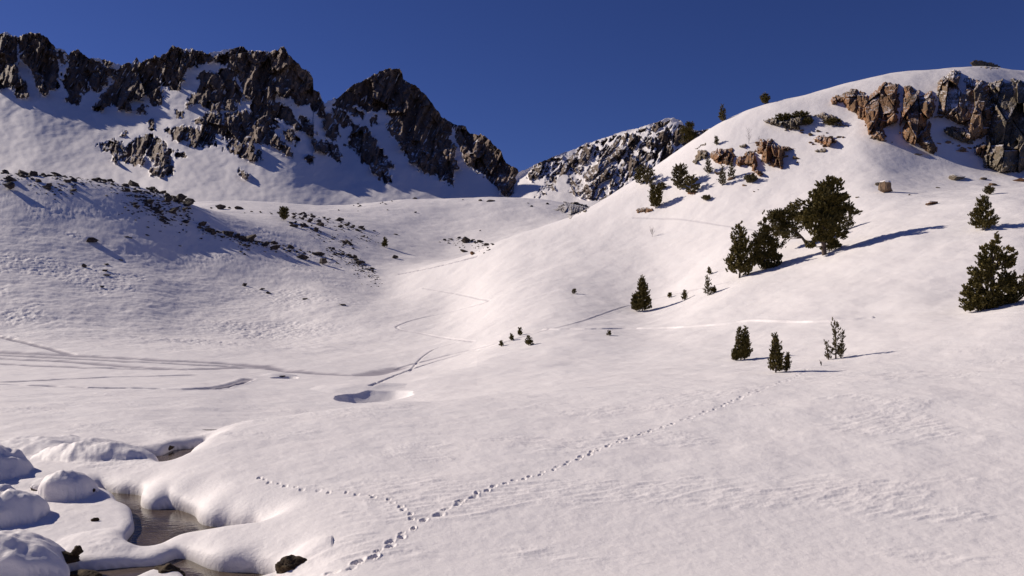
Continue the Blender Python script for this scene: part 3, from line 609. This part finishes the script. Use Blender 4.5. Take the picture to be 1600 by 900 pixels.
B(1466, 294, 8, 3, 'tiny rock between the snow capped boulder and the long one', mat=M_CLIFF2, k=8)
B(1421, 305, 4, 3, 'tiny pebble sized rock right of the large snow capped boulder', mat=M_CLIFF2, k=2)
B(1340, 309, 9, 3, 'thin stones left of the large snow capped boulder', mat=M_CLIFF2, k=4)
B(1436, 243, 16, 5, 'small rock at the foot of the pointed buttress', mat=M_CLIFF2, k=6)
B(11, 298, 21, 19, 'round dark boulder alone on the left ridge by the picture edge', mat=M_ROCKD, k=1, sink=.15)
B(344, 327, 16, 11, 'square dark boulder standing on the saddle behind the left hill', mat=M_ROCKD, k=2, sink=.2)
B(372, 327, 16, 8, 'pointed dark boulder right of the square one on the saddle', mat=M_ROCKD, k=3)
B(358, 326, 6, 4, 'small stone between the two saddle boulders', mat=M_ROCKD, k=5)
B(330, 326, 4, 4, 'small stone left of the square saddle boulder', mat=M_ROCKD, k=7)
B(141, 379, 26, 11, 'dark wedge shaped rock alone on the open left slope', mat=M_ROCKD, k=4)
B(131, 418, 9, 9, 'small dark rock on the left slope below the wedge shaped one', mat=M_ROCKD, k=6)
for i, (x, y, w_, lab) in enumerate(((165,414,10,'topmost'),(163,424,12,'second'),(165,431,14,'third'),(158,449,9,'lowest'))):
    B(x, y, w_, 4.5, f'{lab} of four flat rocks stacked down the left slope', mat=M_ROCKD, k=i+1, group='flat rocks on the left slope')
B(188, 407, 8, 3, 'sliver of rock right of the four flat rocks', mat=M_ROCKD, k=8); B(197, 371, 9, 3, 'sliver of rock, left one below the main scree', mat=M_ROCKD, k=3); B(229, 368, 11, 3, 'sliver of rock, right one below the main scree', mat=M_ROCKD, k=4)
B(382, 447, 9, 7, 'round rock starting the row across the lower left slope', mat=M_ROCKD, k=2); B(409, 453, 10, 4, 'upper flat rock next in the row on the lower left slope', mat=M_ROCKD, k=5)
B(419, 459, 10, 5, 'lower flat rock beside the upper one in the slope row', mat=M_ROCKD, k=6); B(476, 468, 10, 4, 'flat rock in a scooped snow hollow on the lower slope', mat=M_ROCKD, k=7); B(534, 477, 16, 4, 'thin dark rock ending the row on the lower left slope', mat=M_ROCKD, k=1)
B(617, 404, 12, 9, 'dark rock below the small pine at the toe of the scree', mat=M_ROCKD, k=3)
B(504, 413, 16, 14, 'tall brown block under the edge of the middle scree', mat=M_ROCK, k=4, sink=.2)
B(728, 379, 15, 11, 'roundest brown boulder of the far patch in the middle valley', mat=M_ROCK, k=5, sink=.2)
B(738, 398, 9, 8, 'orange stone at the lower end of the far patch', mat=M_CLIFF, k=6)
B(725, 394, 16, 6, 'flat brown rock beneath the roundest boulder of the far patch', mat=M_ROCK, k=7)
B(440, 589, 12, 3.5, 'dark rock in a little snow hole on the plain near the tracks', mat=M_ROCKD, k=2)
B(618, 367, 9, 3, 'thin rock alone on the far snow behind the small pine', mat=M_ROCKD, k=3)
B(766, 315, 16, 5, 'largest flat rock on the plateau skyline under the peak', mat=M_ROCK, k=3); B(750, 314, 8, 4, 'small rock left of the largest plateau rock', mat=M_ROCK, k=4)
B(648, 310, 9, 4, 'dark rock at the left end of the plateau skyline', mat=M_ROCK, k=5)
# scree: rocks nobody can tell apart, each its own object
def in_band(poly_, wd_, n, smin, smax, label, group, mat, seed, shape=1.0):
    rnd = random.Random(seed); P = np.array(poly_, float); L = np.hypot(*np.diff(P, axis=0).T); cs = np.concatenate([[0], np.cumsum(L)])
    for i in range(n):
        s_ = rnd.uniform(0, cs[-1]); x = np.interp(s_, cs, P[:, 0]) + rnd.gauss(0, 3); y = np.interp(s_, cs, P[:, 1]) + abs(rnd.gauss(0, 1)) * wd_
        w_ = 1.25 * (smin + (smax-smin) * rnd.random()**1.8)
        B(x, y, w_*rnd.uniform(.9, 1.6), w_*rnd.uniform(.5, .95)*shape, label, group, mat, seed=seed*1000+i, name='scree_rock', cat='rock', sink=.45, tilt=.5)
LB = 'dark rock poking through the snow in the main scree on the left ridge'
in_band([(0,268),(60,269),(110,274),(150,277),(200,288),(250,297),(285,310),(300,322)], 6, 70, 3, 15, LB, 'scree rocks on the left ridge', M_ROCKD, 1)
in_band([(45,280),(80,290),(120,288)], 7, 14, 3, 8, LB, 'scree rocks on the left ridge', M_ROCKD, 2)
in_band([(190,290),(230,298),(265,305),(300,325)], 14, 44, 3, 11, LB, 'scree rocks on the left ridge', M_ROCKD, 3)
in_band([(225,310),(240,325),(262,345)], 5, 16, 4, 11, LB, 'scree rocks on the left ridge', M_ROCKD, 4)
LB = 'dark rock in the narrow rocky line running down the middle of the left slope'
in_band([(312,352),(345,362),(380,368),(400,376),(440,384),(470,391),(500,398)], 5, 42, 3, 13, LB, 'rocks in the line down the middle slope', M_ROCKD, 5)
in_band([(370,360),(392,380)], 5, 10, 3, 9, LB, 'rocks in the line down the middle slope', M_ROCKD, 6)
LB = 'small brown rock scattered on the second rise behind the left hill'
in_band([(455,333),(500,337),(530,345),(560,355),(585,362)], 9, 34, 3, 9, LB, 'rocks on the second rise', M_ROCKD, 7)
in_band([(450,345),(490,355),(530,372),(550,382)], 5, 20, 3, 9, LB, 'rocks on the second rise', M_ROCKD, 8)
in_band([(515,385),(545,398),(570,412),(585,425)], 7, 34, 3, 8, LB, 'rocks on the second rise', M_ROCKD, 9)
in_band([(692,374),(715,372),(745,376),(765,380)], 5, 16, 3, 8, 'small brown rock in the far patch of stones in the middle valley', 'rocks of the far patch', M_ROCKD, 10)
LB = 'tiny dark stone dotting the far snow plateau'
in_band([(380,326),(440,333),(560,325),(640,330),(700,345),(760,360)], 4, 16, 2, 5, LB, 'stones on the far plateau', M_ROCKD, 12)
in_band([(500,322),(600,316),(640,308),(700,311),(800,312),(900,322)], 3, 14, 2, 5, LB, 'stones on the far plateau', M_ROCKD, 13)

LB = 'small brown stone among the broken rocks between the hill outcrops'
for _k, (_p, _w, _n, _a, _b) in enumerate((([(1180,222),(1210,232),(1250,250)], 5, 9, 3, 9), ([(1232,200),(1285,205),(1325,215)], 5, 9, 3, 8), ([(1118,268),(1160,285),(1185,296)], 4, 8, 3, 8), ([(1255,215),(1290,225)], 4, 5, 3, 8), ([(1360,212),(1398,222)], 3, 6, 3, 8), ([(1465,215),(1500,225),(1535,240)], 6, 9, 4, 11), ([(1150,244),(1165,252)], 3, 3, 3, 6))):
    in_band(_p, _w, _n, _a, _b, LB, 'small rocks among the hill outcrops', M_CLIFF3, 30+_k)
def scree(poly_sets):
    rnd = random.Random(77); VV, FF, o_ = [], [], 0
    base_me = [rock_mesh(60+i, .6, 10, 0, .15) for i in range(4)]; pre = []
    for me in base_me:
        co = np.empty(len(me.vertices)*3); me.vertices.foreach_get('co', co); pre.append((co.reshape(-1, 3), [tuple(p.vertices) for p in me.polygons]))
    for poly_, wd_, n, smin, smax in poly_sets:
        P = np.array(poly_, float); cs = np.concatenate([[0], np.cumsum(np.hypot(*np.diff(P, axis=0).T))])
        for i in range(n):
            s_ = rnd.uniform(0, cs[-1]); p = hit(np.interp(s_, cs, P[:, 0]) + rnd.gauss(0, 4), np.interp(s_, cs, P[:, 1]) + abs(rnd.gauss(0, 1))*wd_)
            w_ = (smin + (smax-smin)*rnd.random()**2) * p.y/F/2; co, fa = rnd.choice(pre); a_ = rnd.uniform(0, 6.28); c_, s2 = math.cos(a_), math.sin(a_)
            q = co * [w_*rnd.uniform(.9, 1.5), w_, w_*rnd.uniform(.7, 1.3)]
            VV += [(x_*c_-y_*s2+p.x, x_*s2+y_*c_+p.y, z_+p.z) for x_, y_, z_ in q]; FF += [tuple(v+o_ for v in f) for f in fa if len(f) == 3]; o_ += len(co)
    o = mesh_obj('scree_gravel', VV, FF, M_ROCKD, smooth=False); tag(o, 'dark rubble of tiny stones between the larger rocks of the left slopes', 'scree', kind='stuff')
scree([([(0,270),(60,271),(110,276),(150,279),(200,290),(250,299),(285,312),(302,325)], 8, 260, 2.2, 7), ([(190,294),(230,300),(265,308),(300,330)], 22, 260, 2.2, 8), ([(225,312),(240,328),(262,345)], 6, 60, 2.2, 7),
       ([(312,352),(345,362),(380,368),(400,376),(440,384),(470,391),(500,398)], 7, 170, 2.2, 7), ([(365,360),(385,385)], 6, 60, 2.2, 7), ([(455,333),(500,337),(530,345),(560,355),(590,366)], 12, 150, 2, 6),
       ([(450,345),(490,355),(530,372),(550,382)], 7, 80, 2, 6), ([(510,385),(545,398),(570,412),(590,430)], 12, 260, 1.6, 5), ([(690,374),(715,372),(745,376),(768,382)], 7, 80, 1.8, 5.5), ([(40,284),(80,292),(120,290)], 10, 60, 1.8, 5.5)])
# streamside rocks
def near_boulder(x, y, z, sx_, sy_, sz_, label, mat, k, rot=(0, 0, 0), capk=None, name='boulder'):
    X, Y = plan(x, y, z); me = rock_mesh(200+k, .8, 46, 3, .22); me.name = name; me.materials.clear(); me.materials.append(mat)
    o = bpy.data.objects.new(name, me); COL.objects.link(o); o.location = (X, Y, z); o.scale = (sx_, sy_, sz_); o.rotation_euler = rot
    tag(o, label, 'boulder')
    if capk: cap(o, capk)
    return o
near_boulder(90, 871, -4.52, .38, .20, .13, 'brown mossy boulder showing under the big snow mound in the lower left corner', M_MOSS, 2, (0, .1, .1))
near_boulder(119, 862, -4.45, .10, .11, .15, 'small upright brown stone at the right edge of the big corner snow mound', M_MOSS, 5, (0, .3, 0))
near_boulder(128, 766, -4.45, .33, .26, .25, 'dark rock showing on the right of the round snow topped hump by the stream', M_MOSS, 3, (0, .2, 0))
near_boulder(60, 765, -4.5, .20, .16, .14, 'small brown rock at the left foot of the round snow topped hump', M_MOSS, 4, (0, 0, 0), 1.5)
near_boulder(148, 812, -4.56, .09, .06, .06, 'tiny dark stone lying on the flat snow beside the pool', M_MOSS, 6)
near_boulder(262, 897, -4.68, .30, .24, .20, 'dark wet pointed rock in the snow at the bottom edge by the lower pool', M_MOSS, 7, (0, 0, .3))
near_boulder(454, 889, -4.40, .25, .24, .27, 'mossy brown boulder at the bottom edge right of the lower pool', M_MOSS, 3, (0, -.2, .6))
near_boulder(258, 701, -4.72, .35, .22, .13, 'low dark rock at the far end of the stream', M_MOSS, 8)
near_boulder(128, 899, -4.72, .32, .2, .12, 'dark wet rock at the bottom edge under the corner snow mound', M_MOSS, 0)

# ------------------------------------------------------------------ pines
def tube(V_, F_, a_, b_, r0_, r1_, n=5):
    a_, b_ = Vector(a_), Vector(b_); d_ = (b_-a_).normalized(); u_ = d_.orthogonal().normalized(); v_ = d_.cross(u_); o = len(V_)
    for p_, r_ in ((a_, r0_), (b_, r1_)):
        for i in range(n): t_ = 2*math.pi*i/n; V_.append(tuple(p_ + u_*math.cos(t_)*r_ + v_*math.sin(t_)*r_))
    for i in range(n): j = (i+1) % n; F_.append((o+i, o+j, o+n+j, o+n+i))
def limb(V_, F_, pts, r0_, r1_, n=5):
    for i in range(len(pts)-1):
        f0, f1 = i/(len(pts)-1), (i+1)/(len(pts)-1); tube(V_, F_, pts[i], pts[i+1], r0_+(r1_-r0_)*f0, r0_+(r1_-r0_)*f1, n)
def tuft(A, p, d_, L, rnd, nb=9, wid=.05):
    """a shoot: needles fanned round an axis; A collects triangles"""
    d_ = d_.normalized(); u_ = d_.orthogonal().normalized(); v_ = d_.cross(u_)
    for i in range(nb):
        t_ = rnd.uniform(0, 6.283); s_ = rnd.uniform(0, .75); q = p + d_*L*s_
        o = (u_*math.cos(t_) + v_*math.sin(t_)); tip = q + d_*L*rnd.uniform(.25, .5) + o*L*rnd.uniform(.2, .42)
        sd_ = (d_.cross(o)).normalized() * L * wid * rnd.uniform(1, 2.2)
        A.append((q-sd_, q+sd_, tip))
def finish_tree(name, base, Vt, Ft, A, label, cat, group, mat, lean=None):
    root = empty(name, base); tag(root, label, cat, group)
    if Vt: mesh_obj('trunk', Vt, Ft, M_BARK, root)
    if A:
        P = np.array([[tuple(v) for v in tr] for tr in A]).reshape(-1, 3); mesh_obj('crown', P, np.arange(len(P)).reshape(-1, 3), mat, root, smooth=False)
    return root
def pine(x, y, hpx, wpx, label, group='pines on the slope', mat=None, seed=0, shape='cone', density=1.0, name='pine_tree', cat='pine', lean=0., stems=None):
    rnd = random.Random(seed*97+int(x)); p = hit(x, y); m = p.y/F; H_, W_ = hpx*m, wpx*m/2
    Vt, Ft, A = [], [], []; px1 = m * 1.0
    stems = stems or [(0, 1.0, 1.0)]
    for (sx0, sh, sw) in stems:
        h, wd_ = H_*sh, W_*sw; bx = sx0*W_
        top = Vector((bx + lean*h, 0, h)); bot = Vector((bx*.6, 0, -.6))
        gb = ground(p.x + bx, p.y) - p.z; bot.z = gb - .5
        ax = lambda s_: bot.lerp(top, s_) + Vector((math.sin(s_*3)*.03*h, 0, 0))
        limb(Vt, Ft, [ax(i/6) for i in range(7)], max(.05, h*.022), .012, 6)
        nb = int(34 * density * (1 if hpx > 30 else .6)); L = max(h*.085, 2.6*px1)
        z0 = gb
        for i in range(nb):
            s_ = (i+rnd.random())/nb; zz = .03 + .95*s_
            if shape == 'cone': rad = wd_ * (1-zz)**.75 * (1.0 if zz > .12 else .8)
            elif shape == 'round': rad = wd_ * math.sqrt(max(0, 1-(zz-.5)**2*3.6))
            else: rad = wd_ * (.55 + .45*math.sin(zz*9)) * (1-zz)**.5
            rad *= rnd.uniform(.7, 1.1); th = i*2.4 + rnd.uniform(-.4, .4)
            st = ax((zz*(h-z0)+z0-bot.z)/(h-bot.z)); up = h*.10*rnd.uniform(.6, 1.5)
            end = st + Vector((math.cos(th)*rad, math.sin(th)*rad*.9, up)); mid = st.lerp(end, .55) - Vector((0, 0, up*.35))
            limb(Vt, Ft, [st, mid, end], max(.012, h*.005), .005, 3)
            nt = max(3, int(rad / (L*.30) * (1.5 if shape == 'sparse' else 2.3)))
            for k in range(nt):
                f = 1 - (k/nt)**1.2*.85 + 0; q = (mid.lerp(end, (f-.5)*2) if f > .5 else st.lerp(mid, f*2))
                q = q + Vector((rnd.gauss(0, 1), rnd.gauss(0, 1), rnd.gauss(0, .6))) * L*.35
                dr = Vector((math.cos(th)*.5 + rnd.gauss(0, .3), math.sin(th)*.5 + rnd.gauss(0, .3), rnd.uniform(.7, 1.3)))
                tuft(A, q, dr, L*rnd.uniform(.7, 1.2), rnd, 18, .105)
        for k in range(4): tuft(A, ax(.93+.02*k), Vector((rnd.gauss(0, .2), rnd.gauss(0, .2), 1)), L, rnd, 9)
    return finish_tree(name, p, Vt, Ft, A, label, cat, group, mat or M_PINE)
def clump_pine(x, y, hpx, clumps, label, seed, group='pines on the slope', trunk=None, dens_=1.0, mat=None, name='pine_tree', cat='pine', L_=.042):
    """crown built from leaf clumps: (dx px, up px, rx px, rz px)"""
    rnd = random.Random(seed); p = hit(x, y); m = p.y/F; Vt, Ft, A = [], [], []
    trunk = [Vector((a_*m, 0, b_*m)) for a_, b_ in (trunk or [(0, -8), (0, hpx*.5), (0, hpx*.9)])]
    limb(Vt, Ft, trunk, hpx*m*.036, hpx*m*.008, 8); L = hpx*m*L_
    for (dx, uz, rx, rz) in clumps:
        c = Vector((dx*m, rnd.uniform(-.5, .5)*rx*m*.9, uz*m)); r_ = Vector((rx*m, rx*m*.9, rz*m))
        st = min(trunk, key=lambda q: (q-c).length + (5 if q.z > c.z else 0)); mid = st.lerp(c, .6) + Vector((0, 0, -rz*m*.3))
        limb(Vt, Ft, [st, mid, c], hpx*m*.012, hpx*m*.004, 4)
        n = int(dens_ * 6.0 * (rx*rz*m*m) / (L*L) * 4.2)
        subs = [Vector((rnd.gauss(0, .45)*r_.x, rnd.gauss(0, .45)*r_.y, rnd.gauss(0, .45)*r_.z)) + c for _ in range(7)]
        for _ in range(n):
            v_ = Vector((rnd.gauss(0, 1), rnd.gauss(0, 1), rnd.gauss(0, 1))).normalized() * rnd.uniform(.3, 1)
            q = rnd.choice(subs) + Vector((v_.x*r_.x, v_.y*r_.y, v_.z*r_.z))*.58
            dr = (q-c); dr = Vector((dr.x, dr.y, abs(dr.z)+.6*r_.z)) + Vector((rnd.gauss(0, .3), rnd.gauss(0, .3), .1))
            tuft(A, q, dr, L*rnd.uniform(.7, 1.2), rnd, 18, .14)
    return finish_tree(name, p, Vt, Ft, A, label, cat, group, mat or M_PINE)

# the tall old pine and its neighbours
clump_pine(1289, 397, 120, [(10,104,15,12),(-8,92,17,13),(18,88,16,9),(-22,78,20,12),(2,76,22,14),(28,70,16,8),(40,66,10,6),(-28,64,14,10),(-6,60,22,14),(14,54,18,13),(-14,44,18,13),(8,40,18,13),(22,34,9,8),(-6,26,16,11),(12,22,14,10),(-20,14,8,7),(10,10,10,7),(8,112,8,6),(0,84,18,12),(8,98,12,9),(-16,68,16,12),(10,64,18,12),(-2,50,18,12),(4,32,16,10)],
           'tallest pine with a ragged dark crown and thick trunk on the right slope', 5, trunk=[(0,-10),(-2,12),(-2,30),(-4,60),(0,85),(6,105)], dens_=1.25)
clump_pine(1232, 390, 72, [(-18,58,14,10),(-6,52,14,10),(8,54,14,9),(22,50,12,9),(-20,44,13,10),(-4,38,16,10),(14,38,14,10),(28,42,9,8),(-18,28,12,10),(-6,20,9,8),(10,26,10,7)],
           'broad leaning pine with an open crown left of the tallest pine', 6, trunk=[(36,-2),(22,18),(6,34),(-8,50)], dens_=.95)
pine(1155, 434, 76, 46, 'narrow pointed pine at the left end of the tree row', seed=3, density=1.5)
clump_pine(1194, 420, 80, [(0,74,4,7),(-1,64,8,8),(-4,52,12,9),(5,52,10,9),(-10,40,13,10),(6,40,14,10),(-12,26,14,11),(8,26,16,12),(-12,12,12,9),(8,10,18,11),(22,14,9,12),(20,30,9,12)],
           'dense dark pointed pine second from the left in the tree row', 8, dens_=1.2)
pine(1325, 358, 24, 22, 'small double topped pine right behind the tallest pine', seed=9, stems=[(-.45, .75, .5), (.35, 1., .55)], density=1.2)
pine(1535, 360, 50, 46, 'rounded bushy pine on the right slope below the rocks', seed=12, density=1.5, shape='cone')
clump_pine(1550, 480, 114, [(6,104,7,9),(2,90,13,11),(14,84,10,11),(-8,76,13,12),(16,66,17,13),(-4,60,17,13),(30,70,9,13),(-20,50,14,13),(4,44,20,14),(26,46,15,14),(-24,34,14,12),(0,26,20,14),(24,28,17,13),(-34,16,12,12),(-14,12,16,10),(10,14,17,10),(34,20,14,11),(-42,8,7,7),(-42,22,5,8),(-30,44,5,8),(-14,66,5,9),(34,84,5,8),(-14,88,5,8),(-38,0,9,8),(-26,4,12,8),(-10,2,14,9),(6,6,14,9),(20,12,14,10),(32,10,12,9),(40,30,9,10)],
           'largest bushy young pine low on the slope near the right edge', 14, dens_=.85, L_=.05)
pine(1608, 462, 44, 40, 'pine cut off by the right picture edge beside the largest bushy one', seed=15, density=1.4)
pine(1159, 562, 46, 34, 'upright twin topped pine, left one of the three near young pines', seed=16, stems=[(-.2, 1., .7), (.3, 1., .65), (-.75, .32, .35)], density=1.6, group='three near young pines')
pine(1213, 582, 56, 36, 'young pine with a separate side shoot, middle one of the three near ones', seed=17, stems=[(-.15, 1., .75), (1.05, .5, .35)], density=1.5, group='three near young pines')
pine(1306, 560, 56, 36, 'thin open pine with bare stems, right one of the three near young pines', seed=18, stems=[(-.1, 1., .7), (.55, .72, .35), (-.9, .45, .35)], density=.85, shape='sparse', mat=M_PINEL, group='three near young pines')
pine(1003, 486, 44, 34, 'dense dark round pine alone halfway down the slope', seed=19, density=2.2, stems=[(0, 1.1, .9), (-.75, .55, .55)])
pine(1107, 461, 28, 22, 'small pine below the tree row with a low right side', seed=20, density=1.2, stems=[(-.2, 1., .7), (.8, .4, .4)])
pine(1069, 469, 14, 11, 'tiny pine left of the small one below the tree row', seed=21)
pine(1046, 465, 6, 5, 'seedling left of the tiny pine below the tree row', seed=22); pine(1108, 429, 10, 6, 'seedling just above the small pine by the track', seed=23)
pine(812, 524, 10, 5, 'narrow dark seedling, topmost of four beside the ski track', seed=24, density=1.5); pine(799, 532, 9, 7, 'slanting seedling, third of four beside the ski track', seed=25)
pine(783, 541, 7, 6, 'smallest seedling, leftmost of four beside the ski track', seed=26); pine(826, 540, 14, 14, 'widest bushy seedling, rightmost of four beside the ski track', seed=27)
pine(897, 459, 6, 5, 'lone tiny twig plant in the middle of the open bright slope', seed=28, mat=M_PINEL, shape='sparse'); pine(952, 524, 5, 6, 'tiny twig plant just under the pale track', seed=29, mat=M_PINEL, shape='sparse')
clump_pine(1076, 216, 34, [(2,26,9,7),(-4,18,10,8),(5,16,10,8),(-6,8,9,7),(4,7,9,7)], 'round dark pine on the skyline where hill meets the far ridge', 30)
pine(1128, 188, 24, 13, 'narrow dark pine standing on the hill skyline', seed=31, density=1.5); pine(1195, 158, 15, 14, 'small dark bush pine on the upper hill skyline', seed=32, density=1.5, shape='round')
pine(1119, 227, 12, 6, 'thin little pine on the snow left of the bare sapling', seed=33, mat=M_PINEL)
L2 = 'pines on the left shoulder of the hill'
pine(1001, 288, 26, 24, 'dark half of the pine pair at the hill edge by the far ridge', seed=34, density=1.5, shape='round', group=L2); pine(1014, 291, 26, 18, 'paler half of the pine pair at the hill edge by the far ridge', seed=35, mat=M_PINEL, shape='round', density=1.2, group=L2)
pine(1062, 296, 36, 26, 'taller upper pine of the bushy pair on the left shoulder', seed=36, shape='round', density=1.5, mat=M_PINEL, group=L2); pine(1079, 304, 28, 26, 'lower darker pine of the bushy pair on the left shoulder', seed=37, shape='round', density=1.4, group=L2)
pine(1024, 325, 34, 21, 'lone bushy pine above a flat rock on the left shoulder', seed=38, density=1.6, shape='round', group=L2); pine(1034, 297, 10, 12, 'low shrub pine above the lone bushy one', seed=39, shape='round', mat=M_PINEL, group=L2)
pine(1106, 272, 24, 13, 'small pine left under the rounded outcrop', seed=40, density=1.3, mat=M_PINEL, group=L2); pine(1128, 290, 28, 14, 'taller of two small pines below the rounded outcrop', seed=41, density=1.3, mat=M_PINEL, group=L2)
pine(1143, 279, 22, 12, 'shorter right one of two small pines below the rounded outcrop', seed=42, mat=M_PINEL, group=L2); pine(1172, 286, 12, 20, 'low scrub at the foot of the jagged outcrop', seed=43, mat=M_PINEL, shape='round', name='shrub', cat='shrub')
pine(1104, 313, 6, 14, 'flat low shrub alone on the snow below the outcrops', seed=44, mat=M_PINEL, shape='round', name='shrub', cat='shrub')
pine(1545, 304, 11, 14, 'little round bush below the rocks near the right edge', seed=45, mat=M_PINEL, shape='round', name='shrub', cat='shrub', density=1.3)
pine(443, 344, 19, 14, 'dark pine on the second rise left of its scree', seed=46, density=1.8, shape='round', group='pines across the valley'); pine(601, 386, 13, 9, 'small dark pine at the toe of the second rise', seed=47, density=1.6, group='pines across the valley')
for i, (x, y, w_, h_, lab) in enumerate(((1225,190,26,10,'left bush on the long flat outcrop'),(1250,188,26,12,'middle bush on the long flat outcrop'),(1262,195,16,8,'right bush on the long flat outcrop'),(1300,196,26,8,'dark bush on the scrubby band beside the rust buttress'))):
    pine(x, y, h_, w_, lab, seed=60+i, shape='round', name='shrub', cat='shrub', group='bushes on the hill outcrops', density=1.2)
# bare plants
def bare(x, y, hpx, label, seed, spread=.35, n=9, name='bare_sapling', cat='sapling', r=.03):
    rnd = random.Random(seed); p = hit(x, y); h = hpx*p.y/F; V_, F_ = [], []
    limb(V_, F_, [Vector((0, 0, -.3)), Vector((.02*h, 0, h*.5)), Vector((0, 0, h))], r*1.3, r*.4, 5)
    for i in range(n):
        z = h*rnd.uniform(.12, .85); th = rnd.uniform(0, 6.28); L = h*spread*rnd.uniform(.5, 1.1)
        s_ = Vector((0, 0, z)); e_ = s_ + Vector((math.cos(th)*L*.7, math.sin(th)*L*.7, L)); limb(V_, F_, [s_, e_], r*.6, r*.25, 4)
        for _ in range(2): q = s_.lerp(e_, rnd.uniform(.4, .8)); limb(V_, F_, [q, q + Vector((rnd.gauss(0, .2)*L, rnd.gauss(0, .2)*L, L*.4))], r*.35, r*.15, 3)
    root = empty(name, p); tag(root, label, cat); mesh_obj('trunk', V_, F_, M_TWIG, root); return root
bare(1170, 224, 24, 'bare leafless sapling standing above the hill outcrops', 1)
bare(1186, 222, 9, 'tiny bare twig right of the leafless sapling', 2, r=.02)
bare(1019, 370, 12, 'pale bare shrub on the open slope under the lone pine', 3, .7, 16, 'bare_shrub', 'shrub', .022)
bare(1283, 571, 5, 'dead twig sticking out of the snow beside the thin open pine', 4, .9, 5, 'dead_twig', 'twig', .03)
print('built', len(bpy.data.objects))
